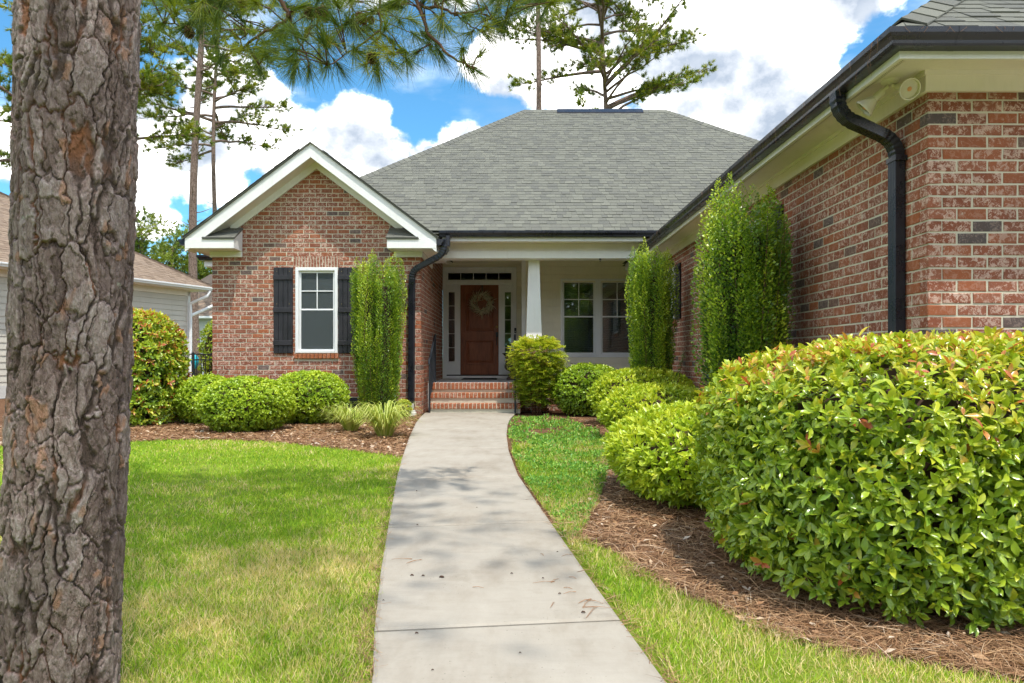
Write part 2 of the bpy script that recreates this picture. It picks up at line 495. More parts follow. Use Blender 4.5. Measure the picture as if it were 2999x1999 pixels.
def _ground(nt):
    p = nt.pos(); n = nt.noise(p, 0.6, 6.0, 0.7)
    col = nt.ramp(n, [(0.35, (0.06, 0.10, 0.018)), (0.55, (0.16, 0.19, 0.035)), (0.7, (0.28, 0.22, 0.11))])
    return pbsdf(nt, col, 0.95, 0.1)
material('ground', _ground)
def leaf_mat(stops, rough=0.38, trans=0.3, spec=0.5):
    def fn(nt):
        t = nt.attr('tint'); p = nt.pos()
        k = nt.math('ADD', t, nt.math('MULTIPLY', nt.math('SUBTRACT', nt.noise(p, 45.0, 2.0), 0.5), 0.12), clamp=True)
        col = nt.ramp(k, stops)
        b = pbsdf(nt, col, rough, spec)
        tr = nt.new('ShaderNodeBsdfTranslucent')
        nt.put(tr, 0, nt.mix(1.0, col, (1.2, 1.15, 0.65, 1.0), 'MULTIPLY'))
        mx = nt.new('ShaderNodeMixShader'); mx.inputs[0].default_value = trans
        nt.l.new(b.outputs[0], mx.inputs[1]); nt.l.new(tr.outputs[0], mx.inputs[2])
        return mx
    return fn
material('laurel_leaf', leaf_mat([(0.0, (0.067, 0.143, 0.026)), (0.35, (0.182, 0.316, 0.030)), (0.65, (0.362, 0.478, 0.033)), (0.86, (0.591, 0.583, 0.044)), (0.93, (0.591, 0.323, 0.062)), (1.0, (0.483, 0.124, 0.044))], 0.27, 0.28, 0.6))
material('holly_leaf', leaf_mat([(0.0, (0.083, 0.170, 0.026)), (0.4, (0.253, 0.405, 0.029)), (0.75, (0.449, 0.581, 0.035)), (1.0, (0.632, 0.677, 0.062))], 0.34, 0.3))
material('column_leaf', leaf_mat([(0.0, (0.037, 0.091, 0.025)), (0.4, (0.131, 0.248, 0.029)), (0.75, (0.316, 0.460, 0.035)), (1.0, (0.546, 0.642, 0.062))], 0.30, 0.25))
material('nandina_leaf', leaf_mat([(0.0, (0.092, 0.196, 0.029)), (0.4, (0.253, 0.393, 0.032)), (0.75, (0.483, 0.554, 0.047)), (1.0, (0.690, 0.578, 0.087))], 0.42, 0.35))
material('strap_leaf', leaf_mat([(0.0, (0.12, 0.22, 0.02)), (0.5, (0.36, 0.45, 0.06)), (1.0, (0.68, 0.68, 0.26))], 0.45, 0.3))
material('grass_blade', leaf_mat([(0.0, (0.114, 0.242, 0.025)), (0.3, (0.254, 0.435, 0.029)), (0.55, (0.445, 0.581, 0.042)), (0.7, (0.585, 0.544, 0.117)), (0.85, (0.738, 0.593, 0.287)), (1.0, (0.800, 0.653, 0.377))], 0.6, 0.3, 0.25))
material('cover_leaf', leaf_mat([(0.0, (0.055, 0.219, 0.037)), (0.5, (0.187, 0.416, 0.047)), (0.85, (0.374, 0.531, 0.067)), (1.0, (0.550, 0.462, 0.197))], 0.5, 0.3))
material('needle', leaf_mat([(0.0, (0.034, 0.083, 0.016)), (0.5, (0.127, 0.204, 0.018)), (0.85, (0.299, 0.341, 0.020)), (1.0, (0.437, 0.407, 0.050))], 0.42, 0.34))
material('tree_leaf', leaf_mat([(0.0, (0.06, 0.11, 0.02)), (0.5, (0.17, 0.24, 0.025)), (1.0, (0.33, 0.36, 0.04))], 0.6, 0.25))
material('straw', leaf_mat([(0.0, (0.13, 0.065, 0.035)), (0.45, (0.34, 0.185, 0.095)), (0.8, (0.52, 0.34, 0.19)), (1.0, (0.66, 0.57, 0.47))], 0.6, 0.1, 0.3))
material('twig', leaf_mat([(0.0, (0.05, 0.030, 0.022)), (0.5, (0.13, 0.070, 0.042)), (1.0, (0.26, 0.17, 0.12))], 0.8, 0.0, 0.2))
material('wreath', leaf_mat([(0.0, (0.26, 0.28, 0.12)), (0.5, (0.60, 0.53, 0.34)), (0.9, (0.80, 0.72, 0.54)), (1.0, (0.45, 0.12, 0.04))], 0.7, 0.1, 0.2))
def _bark_close(nt):
    p = nt.pos(); plate = nt.attr('plate'); fis = nt.attr('fissure'); rust = nt.attr('rust')
    n = nt.noise(nt.scaled(p, (1.0, 1.0, 0.45)), 75.0, 6.0, 0.7, 0.4); n2 = nt.noise(p, 9.0, 4.0, 0.6); n3 = nt.noise(nt.scaled(p, (1.0, 1.0, 0.3)), 300.0, 2.0)
    k = nt.math('ADD', nt.math('MULTIPLY', n, 0.75), nt.math('MULTIPLY', plate, 0.25))
    col = nt.ramp(k, [(0.30, (0.085, 0.055, 0.047)), (0.45, (0.190, 0.134, 0.116)), (0.58, (0.305, 0.236, 0.212)), (0.74, (0.48, 0.405, 0.375))])
    col = nt.mix(nt.maprange(n2, 0.55, 0.72, 0.0, 0.25), col, (0.25, 0.165, 0.13))
    col = nt.mix(rust, col, nt.mix(n, (0.30, 0.115, 0.045), (0.46, 0.25, 0.14)))
    col = nt.mix(fis, col, nt.mix(nt.maprange(nt.noise(p, 6.0, 2.0), 0.50, 0.62), (0.070, 0.046, 0.036), (0.24, 0.090, 0.032)))
    lich = nt.math('MULTIPLY', nt.maprange(nt.noise(p, 22.0, 4.0, 0.6), 0.68, 0.74), 0.5)
    col = nt.mix(lich, col, (0.42, 0.45, 0.33))
    h = nt.math('ADD', nt.math('MULTIPLY', n, 0.8), nt.math('MULTIPLY', n3, 0.3))
    return pbsdf(nt, col, 0.9, 0.25, nt.bump(h, 1.0, 0.016))
material('bark_close', _bark_close)
def _bark_far(nt):
    p = nt.pos(); t = nt.attr('tint')
    v = nt.new('ShaderNodeTexVoronoi'); v.inputs['Scale'].default_value = 7.0; v.feature = 'DISTANCE_TO_EDGE'
    nt.put(v, 'Vector', nt.scaled(p, (1.6, 1.6, 0.55)))
    n = nt.noise(p, 24.0, 4.0, 0.7)
    col = nt.ramp(n, [(0.3, (0.10, 0.065, 0.05)), (0.55, (0.23, 0.165, 0.135)), (0.75, (0.36, 0.29, 0.26))])
    col = nt.mix(nt.maprange(v.outputs[0], 0.0, 0.09, 0.75, 0.0), col, (0.055, 0.03, 0.022))
    return pbsdf(nt, col, 0.9, 0.2, nt.bump(nt.math('ADD', v.outputs[0], n), 0.8, 0.02))
material('bark', _bark_far)
def _cone(nt):
    p = nt.pos(); t = nt.attr('tint'); n = nt.noise(p, 120.0, 3.0)
    col = nt.ramp(nt.math('MULTIPLY_ADD', n, 0.4, nt.math('MULTIPLY', t, 0.6)), [(0.2, (0.05, 0.026, 0.016)), (0.6, (0.19, 0.10, 0.055)), (0.9, (0.42, 0.27, 0.16))])
    return pbsdf(nt, col, 0.8, 0.2)
material('cone', _cone)
def _wood(nt):
    p = nt.pos(); n = nt.noise(nt.scaled(p, (1.0, 1.0, 0.12)), 38.0, 5.0, 0.65, 0.8); n2 = nt.noise(nt.scaled(p, (1, 1, 0.4)), 5.0, 3.0)
    col = nt.ramp(nt.math('ADD', nt.math('MULTIPLY', n, 0.65), nt.math('MULTIPLY', n2, 0.35)), [(0.3, (0.115, 0.032, 0.014)), (0.5, (0.225, 0.066, 0.028)), (0.7, (0.31, 0.105, 0.045))])
    return pbsdf(nt, col, 0.42, 0.3, nt.bump(n, 0.06, 0.002))
material('door_wood', _wood)
def _glass(nt):
    gl = nt.new('ShaderNodeBsdfGlossy'); gl.inputs['Roughness'].default_value = 0.02; gl.inputs[0].default_value = (0.95, 0.97, 1.0, 1.0)
    tr = nt.new('ShaderNodeBsdfTransparent'); tr.inputs[0].default_value = (0.80, 0.84, 0.84, 1.0)
    fr = nt.new('ShaderNodeFresnel'); fr.inputs[0].default_value = 1.9
    mx = nt.new('ShaderNodeMixShader'); nt.l.new(fr.outputs[0], mx.inputs[0])
    nt.l.new(tr.outputs[0], mx.inputs[1]); nt.l.new(gl.outputs[0], mx.inputs[2])
    return mx
material('glass', _glass)
def _screen(nt):
    p = nt.pos(); n = nt.noise(p, 220.0, 2.0)
    tr = nt.new('ShaderNodeBsdfTransparent')
    b = pbsdf(nt, nt.mix(n, (0.05, 0.065, 0.070), (0.12, 0.14, 0.145)), 0.7, 0.3)
    mx = nt.new('ShaderNodeMixShader'); mx.inputs[0].default_value = 0.55
    nt.l.new(tr.outputs[0], mx.inputs[1]); nt.l.new(b.outputs[0], mx.inputs[2])
    return mx
material('insect_screen', _screen)
def _plain(c, rough=0.6, spec=0.4, metal=0.0):
    def fn(nt):
        n = nt.noise(nt.pos(), 14.0, 4.0)
        return pbsdf(nt, nt.mix(nt.maprange(n, 0.35, 0.7, 0.0, 0.35), c, tuple(x * 0.72 for x in c)), rough, spec, metal=metal)
    return fn
material('interior', _plain((0.36, 0.37, 0.37), 0.9))
material('curtain', _plain((0.40, 0.39, 0.36), 0.9))
material('blind', _plain((0.50, 0.51, 0.52), 0.6))
material('porch_floor', _plain((0.58, 0.57, 0.55), 0.7))
material('mat', _plain((0.025, 0.024, 0.022), 0.9))
material('pvc', _plain((0.78, 0.77, 0.74), 0.5))
material('lamp_white', _plain((0.74, 0.71, 0.62), 0.4))
material('lens', _plain((0.60, 0.58, 0.40), 0.12, 0.7))
material('bulb', _plain((0.75, 0.34, 0.10), 0.3, 0.5))
material('brass', _plain((0.45, 0.33, 0.14), 0.35, 0.5, 0.9))
material('cyan_plastic', _plain((0.03, 0.50, 0.62), 0.4))
material('dark_soil', _plain((0.035, 0.022, 0.016), 0.95, 0.1))
# ------------------------------------------------------------------ the brick house
house = thing('brick_house', (0.0, 12.7, 0.0), 'red brick house with a front gable, grey shingle roof and dark wooden front door', 'house')
Z = Vector((0, 0, 1))
CH, BL, BP, BH, BD = 0.0803, 0.1905, 0.2032, 0.0682, 0.092
XC = -3.455                                   # middle of the front gable
DG = 12.70                                    # depth of the gable wall
GL, GR = -5.31, -1.615                        # its corners
DW, XW = 4.795, 2.78                          # near corner of the right wing
DD = 16.70                                    # depth of the door wall
DS = 15.80                                    # depth of the siding wall beside it

def xf(mb, O, u, n):
    O, u, n = Vector(O), Vector(u), Vector(n)
    mb.v = [tuple(O + u * a + n * b + Z * c) for (a, b, c) in mb.v]
    return mb
def brick_mb(L, H, D=BD, tint=0.5, rnd=None):
    """one brick: u 0..L, n -D..0, z 0..H, uneven chamfered face"""
    r = rnd or random
    j = lambda s: r.uniform(-s, s)
    c = 0.0034
    out = [(j(.0022), -c, j(.0024)), (L + j(.0022), -c, j(.0024)), (L + j(.0022), -c, H + j(.0024)), (j(.0022), -c, H + j(.0024))]
    pr = j(.0015)
    inn = [(c + abs(j(.003)), pr, c + abs(j(.002))), (L - c - abs(j(.003)), pr, c + abs(j(.002))), (L - c - abs(j(.003)), pr, H - c - abs(j(.002))), (c + abs(j(.003)), pr, H - c - abs(j(.002)))]
    bk = [(0, -D, 0), (L, -D, 0), (L, -D, H), (0, -D, H)]
    m = MB(); fs = [(4, 5, 6, 7)]
    for k in range(4):
        q = (k + 1) % 4
        fs += [(k, q, 4 + q, 4 + k), (8 + k, 8 + q, q, k)]
    return m.add(out + inn + bk, fs, tint)
def rtint():
    if random.random() < 0.045: return random.uniform(0.0, 0.08)
    return min(1.0, max(0.1, random.triangular(0.1, 1.0, 0.5)))
BRICK_CACHE = {}
def brick_obj(parent, O, u, n, L, H, D, tint, mat, at):
    key = (tuple(round(x, 3) for x in (*u, *n)), round(L, 3), round(H, 3), round(D, 3), round(tint * 10))
    if key not in BRICK_CACHE:
        m = xf(brick_mb(L, H, D, tint), (0, 0, 0), u, n)
        BRICK_CACHE[key] = m.mesh('brick')
    return link('brick', BRICK_CACHE[key], M[mat], parent, at=at)
def in_view(p, lo=0, hi=2999, top=0, bot=1999):
    px = 1500 + p[0] * F / p[1]; py = 1050 - (p[2] - EYE) * F / p[1]
    return lo <= px <= hi and top <= py <= bot
def wall_bricks(O, u, n, L, z0, z1, par0, parE, openings=(), top=None, freeS=False, freeE=False):
    """list of (a, z, length, height)"""
    res = []
    rows = int(round((z1 - z0) / CH + 0.4))
    for r in range(rows):
        z = z0 + r * CH + 0.005; h = BH
        if z + h > z1: h = z1 - z - 0.003
        if h < 0.02: continue
        even = (r + par0) % 2 == 0
        a0 = 0.0 if even else 0.1016
        e = L if (r + parE) % 2 == 0 else L - 0.1016
        if freeE: e = L
        st = [] if (even or not freeS) else [(0.0, 0.0911)]
        a = a0
        while a < e - 0.03:
            st.append((a, min(a + BL, e))); a += BP
        for (p, q) in st:
            segs = [(p, q)]
            for (b0, b1, c0, c1) in openings:
                if c0 < z + h * 0.5 < c1:
                    ns = []
                    for (s, t) in segs:
                        if t <= b0 or s >= b1: ns.append((s, t)); continue
                        if s < b0 - 0.02: ns.append((s, b0))
                        if t > b1 + 0.02: ns.append((b1, t))
                    segs = ns
            for (s, t) in segs:
                if t - s < 0.025: continue
                if top is not None and z + h * 0.8 > top((s + t) / 2): continue
                res.append((s, z, t - s, h))
    return res
ALL_BRICKS = []                                # (wall object, O, u, n, a, z, length, height)
def brick_wall(name, O, u, n, L, z0, z1, par0, parE, polys, openings=(), top=None, freeS=False, freeE=False, mat='brick'):
    O, u, n = Vector(O), Vector(u), Vector(n)
    m = MB()
    for poly in polys:
        m.prism([O + u * a - n * 0.0048 + Z * c for a, c in poly], -n * 0.19)
    w = m.build(name, M['mortar'], house)
    for (a, z, l, h) in wall_bricks(O, u, n, L, z0, z1, par0, parE, openings, top, freeS, freeE):
        ALL_BRICKS.append((w, O, u, n, a, z, l, h, mat))
    return w
def rects_around(L, z0, z1, ops):
    """wall rectangle minus openings that do not share columns"""
    out = []; a = 0.0
    for (b0, b1, c0, c1) in sorted(ops):
        out.append([(a, z0), (b0, z0), (b0, z1), (a, z1)])
        if c0 > z0: out.append([(b0, z0), (b1, z0), (b1, c0), (b0, c0)])
        if c1 < z1: out.append([(b0, c1), (b1, c1), (b1, z1), (b0, z1)])
        a = b1
    out.append([(a, z0), (L, z0), (L, z1), (a, z1)])
    return out

# --- front gable wall, with its window opening
def gx(px): return (px - 1500) * DG / F
def gz(py): return EYE + (1050 - py) * DG / F
WL, WR, WB, WT = gx(866), gx(990), gz(1033), gz(783)
uL = GR - GL
gop = (WL - GL, WR - GL, WB, WT)
head = (WL - 0.04 - GL, WR + 0.04 - GL, WT + 0.004, gz(747))
sillo = (WL - 0.02 - GL, WR + 0.02 - GL, gz(1050), WB)
vent_o = (gx(1020) - GL, gx(1092) - GL, gz(1203), gz(1164))
def gtop(a): return 4.52 - 0.754 * abs(GL + a - XC)
gp = rects_around(uL, 0.0, 2.85, [gop])
gp[-2:-1] = gp[-2:-1]
gp.append([(0, 2.85), (uL, 2.85), (uL, 3.10), (XC - GL, 4.50), (0, 3.10)])
gp = [[(min(max(a, .0085), uL - .0085), c) for a, c in poly] for poly in gp]
gable_wall = brick_wall('gable_wall', (GL, DG, 0), (1, 0, 0), (0, -1, 0), uL, 0.0, 4.52, 0, 1, gp, [gop, head, sillo, vent_o], gtop)
# soldier course over the window and rowlock sill: bricks of that wall
n_h = 16; wv = (head[1] - head[0]) / n_h
for k in range(n_h):
    m = xf(brick_mb(wv - 0.011, head[3] - head[2] - 0.012, BD, random.uniform(0.25, 0.62)), (GL + head[0] + k * wv + 0.005, DG, head[2] + 0.006), (1, 0, 0), (0, -1, 0))
    m.build('soldier_brick', M['brick'], gable_wall)
n_s = 11; wv = (sillo[1] - sillo[0]) / n_s
for k in range(n_s):
    m = xf(brick_mb(wv - 0.012, 0.085, 0.13, random.uniform(0.7, 0.95)), (GL + sillo[0] + k * wv + 0.006, DG - 0.035, sillo[2] + 0.004), (1, 0, 0), (0, -1, 0))
    m.build('sill_brick', M['step_brick'], gable_wall)

# --- porch side wall (faces right)
brick_wall('porch_side_wall', (GR, DG, 0), (0, 1, 0), (1, 0, 0), DD - DG, 0.0, 3.36, 0, 0, [[(0.19, 0), (DD - DG, 0), (DD - DG, 3.36), (0.19, 3.36)]], freeE=True)
# --- left side wall of the gable and of the body behind it
brick_wall('left_side_wall', (GL, DG + 3.4, 0), (0, -1, 0), (-1, 0, 0), 3.4, 0.0, 2.95, 1, 1, [[(0, 0), (3.2, 0), (3.2, 2.95), (0, 2.95)]])
# --- right wing: front face and long side wall
FZ = 2.78
W1 = (12.12, 12.98, 1.67, 2.57)                # windows on the side wall: depth from, to, bottom, top
W2 = (7.68, 8.56, 1.67, 2.57)
wing_front = brick_wall('wing_front_wall', (XW, DW, 0), (1, 0, 0), (0, -1, 0), 3.25, 0.0, FZ + 0.06, 0, 0, [[(0.0085, 0), (3.25, 0), (3.25, FZ + .06), (0.0085, FZ + .06)]], freeE=True)
sops = [(W[0] - DW, W[1] - DW, W[2], W[3]) for W in (W2, W1)]
wing_side = brick_wall('wing_side_wall', (XW, DW, 0), (0, 1, 0), (-1, 0, 0), DS - DW, 0.0, FZ + 0.06, 1, 0,
                       [[(p + (0.19 if k == 0 and i in (0, 3) else 0), q) for i, (p, q) in enumerate(r)] for k, r in enumerate(rects_around(DS - DW, 0.0, FZ + 0.06, sops))], sops, freeE=True)
# --- porch plinth right of the steps, and the pier that carries the column
PZ = 0.54
brick_wall('porch_plinth', (0.20, 13.74, 0), (1, 0, 0), (0, -1, 0), XW - 0.21, 0.0, PZ, 0, 0, [[(0, 0), (XW - 0.21, 0), (XW - 0.21, PZ), (0, PZ)]], freeS=True, freeE=True)
PX0, PX1, PD = 0.165, 0.675, 13.58
pier = MB().box(PX0 + .005, PX1 - .005, PD + .005, PD + 0.50, 0, 1.275).build('pier', M['mortar'], house)
for (a, z, l, h) in wall_bricks(Vector((0, 0, 0)), None, None, PX1 - PX0, 0.0, 1.27, 0, 0, freeS=True, freeE=True):
    xf(brick_mb(l, h, BD, rtint()), (PX0 + a, PD, z), (1, 0, 0), (0, -1, 0)).build('brick', M['brick'], pier)
for (O, u, n, par) in (((PX0, PD, 0), (0, 1, 0), (-1, 0, 0), 1), ((PX1, PD, 0), (0, 1, 0), (1, 0, 0), 1)):
    for (a, z, l, h) in wall_bricks(Vector(O), None, None, 0.5, 0.0, 1.27, par, 0, freeS=False, freeE=True):
        xf(brick_mb(l, h, BD, rtint()), Vector(O) + Vector(u) * (a + 0.004) + Z * z, u, n).build('brick', M['brick'], pier)
nb = 8; wv = (PX1 - PX0 + 0.03) / nb
for k in range(nb):
    xf(brick_mb(wv - 0.011, 0.072, 0.56, random.uniform(0.65, 0.95)), (PX0 - 0.015 + k * wv + 0.005, PD - 0.02, 1.279), (1, 0, 0), (0, -1, 0)).build('cap_brick', M['step_brick'], pier)
MB().box(PX0 - 0.005, PX1 + 0.005, PD - 0.008, PD + 0.5, 1.277, 1.347).build('cap_mortar', M['mortar'], pier)

# --- split the bricks: the 300 that show largest are objects, the rest of each wall is one part
def pub(b):
    w, O, u, n, a, z, l, h, mat = b
    return O + u * (a + l / 2) + Z * (z + h / 2)
cand = []
for i, b in enumerate(ALL_BRICKS):
    p = pub(b)
    if b[0] in (wing_front, wing_side) and in_view(p) and p.z > 0.95:
        cand.append((p.y, i))
cand.sort(); single = set(i for _, i in cand[:300])
rest = {}
for i, b in enumerate(ALL_BRICKS):
    w, O, u, n, a, z, l, h, mat = b
    t = rtint()
    if i in single:
        brick_obj(w, O, u, n, l, h, BD, t, mat, at=O + u * a + Z * z)
    else:
        mb = rest.setdefault(w.name, (w, MB()))[1]
        s = xf(brick_mb(l, h, BD, t), O + u * a + Z * z, u, n)
        mb.add(s.v, s.f, t)
for w, mb in rest.values():
    mb.build('brick_courses', M['brick'], w, kind='stuff')

# ------------------------------------------------------------------ roofs
def shingles(roof, O, u, run, nrows, lo, hi, rise=0.75, n_single=0, mat='shingle', expo=0.132, seed=3, wmin=0.09, wmax=0.22):
    """courses of shingle tabs on a slope. O: eave point at u = 0, run: plan direction up the slope, lo/hi(h): limits of u at plan distance h"""
    rs = random.Random(seed)
    O, u, run = Vector(O), Vector(u), Vector(run)
    sl = (run + Z * rise).normalized(); nn = u.cross(sl).normalized()
    if nn.z < 0: nn = -nn
    k = math.sqrt(1 + rise * rise); items = []
    for r in range(nrows):
        s0 = r * expo; s1 = s0 + expo * 1.04
        h0, h1 = s0 / k, s1 / k
        a = min(lo(h0), lo(h1)) - rs.uniform(0, wmax); e = max(hi(h0), hi(h1))
        while a < e:
            w = rs.uniform(wmin, wmax); b = a + w
            a0, b0 = max(a, lo(h0)), min(b, hi(h0)); a1, b1 = max(a, lo(h1)), min(b, hi(h1))
            a = b + 0.004
            if b0 - a0 < 0.01 and b1 - a1 < 0.01: continue
            b0, b1 = max(b0, a0 + 0.001), max(b1, a1 + 0.001)
            th = rs.choice((0.009, 0.010, 0.014)) + rs.uniform(-.0015, .0015)
            base = [O + u * a0 + sl * s0, O + u * b0 + sl * s0, O + u * b1 + sl * s1, O + u * a1 + sl * s1]
            vs = [p + nn * 0.001 for p in base] + [base[0] + nn * th, base[1] + nn * th, base[2] + nn * (th * 0.42), base[3] + nn * (th * 0.42)]
            items.append((base[0], vs, rs.random()))
    fs = [(4, 5, 6, 7), (0, 1, 5, 4), (1, 2, 6, 5), (3, 0, 4, 7)]
    order = [i for i, it in enumerate(items) if in_view(it[0])]
    order.sort(key=lambda i: items[i][0].y); sg = set(order[:n_single])
    mb = MB()
    for i, (p, vs, t) in enumerate(items):
        if i in sg: MB().add(vs, fs, t).build('shingle', M[mat], roof)
        else: mb.add(vs, fs, t)
    if mb.v: mb.build('shingle_courses', M[mat], roof, kind='stuff')
def hip_caps(roof, A, B, up, side, mat='shingle', n=40, w=0.15, single=True):
    """overlapping cap pieces along a hip or ridge from A to B"""
    A, B = Vector(A), Vector(B); d = (B - A) / n; dn = d.normalized()
    s = Vector(side).normalized(); s = (s - dn * s.dot(dn)).normalized(); nn = s.cross(dn)
    if nn.z < 0: nn = -nn
    mb = MB()
    for k in range(n):
        p, q = A + d * k, A + d * (k + 1.12)
        t = random.random(); drop = up
        def row(pt, lift, ww): return [pt + s * ww - Z * (drop * ww) + nn * lift, pt + nn * (lift + 0.008), pt - s * ww - Z * (drop * ww) + nn * lift]
        lo1, hi1 = row(p, 0.022, w), row(q, 0.013, w)
        lo0 = [x - nn * 0.014 for x in lo1]
        vs = lo0 + lo1 + hi1
        fs = [(3, 4, 7, 6), (4, 5, 8, 7), (0, 1, 4, 3), (1, 2, 5, 4), (0, 3, 6), (2, 8, 5)]
        if single: MB().add(vs, fs, t).build('hip_cap', M[mat], roof)
        else: mb.add(vs, fs, t)
    if not single: mb.build('hip_caps', M[mat], roof, kind='stuff')

# main hip roof
ED, EZ, RD, RZ = 13.08, 3.335, 18.5, 7.40
RISE = (RZ - EZ) / (RD - ED)
RX0, RX1 = 0.317, 3.97
half = RD - ED
EX0, EX1 = RX0 - half, RX1 + half
BK = RD + half
def deck(verts, faces, th=0.05):
    m = MB(); n = len(verts)
    m.add(verts, faces); m.add([(x, y, z - th) for x, y, z in verts], [f[::-1] for f in faces])
    return m
main_roof = deck([(EX0, ED, EZ), (EX1, ED, EZ), (EX1, BK, EZ), (EX0, BK, EZ), (RX0, RD, RZ), (RX1, RD, RZ)],
                 [(0, 1, 5, 4), (1, 2, 5), (2, 3, 4, 5), (3, 0, 4)]).build('main_roof', M['shingle'], house)
shingles(main_roof, (0, ED, EZ), (1, 0, 0), (0, 1, 0), 51, lambda h: EX0 + h, lambda h: min(EX1 - h, 8.0), RISE, n_single=200)
hip_caps(main_roof, (EX0, ED, EZ), (RX0, RD, RZ), RISE * 0.72, (1, -1, 0), n=56)
hip_caps(main_roof, (EX1, ED, EZ), (RX1, RD, RZ), RISE * 0.72, (1, 1, 0), n=56)
hip_caps(main_roof, (RX0, RD, RZ), (RX1, RD, RZ), RISE, (0, 1, 0), n=16)
MB().prism([(1.16, RD - 0.19, RZ - .14), (1.16, RD - 0.19, RZ - 0.095), (1.16, RD, RZ + 0.050), (1.16, RD + 0.19, RZ - 0.095), (1.16, RD + 0.19, RZ - .14)], (2.2, 0, 0)).build('ridge_vent', M['gutter'], main_roof)
# wing roof
VX, VD, VZ = 2.30, 4.31, 2.985
vr = 3.6
wing_roof = deck([(VX, VD, VZ), (VX + 2 * vr, VD, VZ), (VX + 2 * vr, 15.0, VZ), (VX, 15.0, VZ), (VX + vr, VD + vr, VZ + vr * .75), (VX + vr, 15.0, VZ + vr * .75)],
                 [(0, 1, 4), (1, 2, 5, 4), (3, 0, 4, 5), (2, 3, 5)]).build('wing_roof', M['shingle'], house)
shingles(wing_roof, (0, VD, VZ + 0.004), (1, 0, 0), (0, 1, 0), 12, lambda h: VX + h, lambda h: VX + 3.2, 0.75, n_single=100, seed=11)
hip_caps(wing_roof, (VX + 0.10, VD + 0.10, VZ + 0.085), (VX + 2.6, VD + 2.6, VZ + 2.6 * .75), 0.53, (1, -1, 0), n=18, w=0.14)
# gable roof: two slabs with courses, and its shingled edge
GE, GEZ, GAZ, GF = 2.158, 3.065, 4.692, 12.30
gs = (GAZ - GEZ) / GE
gable_roof = MB()
for s in (-1, 1):
    gable_roof.prism([(XC, GF - 0.03, GAZ + 0.004), (XC, GF - 0.03, GAZ + 0.030), (XC + s * (GE + .03), GF - 0.03, GEZ + 0.008), (XC + s * (GE + .03), GF - 0.03, GEZ - 0.018)], (0, 3.1, 0))
gable_roof = gable_roof.build('gable_roof', M['shingle'], house)
for s in (-1, 1):
    shingles(gable_roof, (XC + s * (GE + 0.035), GF - 0.045, GEZ + 0.012), (0, 1, 0), (-s, 0, 0), 19, lambda h: 0.0, lambda h: 3.0, gs, n_single=0, seed=20 + s)

# ------------------------------------------------------------------ gable trim
def chev(d0, d1, up, lo, mat, name, cut=True):
    """chevron board following the gable between two vertical offsets below the roof line"""
    m = MB()
    for s in (-1, 1):
        w = GE
        pts = [(XC, d0, GAZ - up), (XC + s * w, d0, GEZ - up), (XC + s * w, d0, GEZ - lo), (XC, d0, GAZ - lo)]
        m.prism(pts, (0, d1 - d0, 0))
    return m.build(name, M[mat], house)
def board(name, mat, parent, *b, c=0.004): return MB().cbox(*b, c).build(name, M[mat], parent)
rake = chev(12.300, 12.335, 0.0, 0.232, 'white_trim', 'rake_board')
chev(12.336, 12.695, 0.16, 0.20, 'cream_trim', 'rake_soffit')
m = MB()
for s in (-1, 1):
    xe = 1.52
    m.prism([(XC, 12.66, GAZ - 0.20), (XC + s * xe, 12.66, GAZ - xe * gs - 0.20), (XC + s * xe, 12.66, GAZ - xe * gs - 0.335), (XC, 12.66, GAZ - 0.335)], (0, 0.045, 0))
m.build('rake_frieze', M['white_trim'], house)
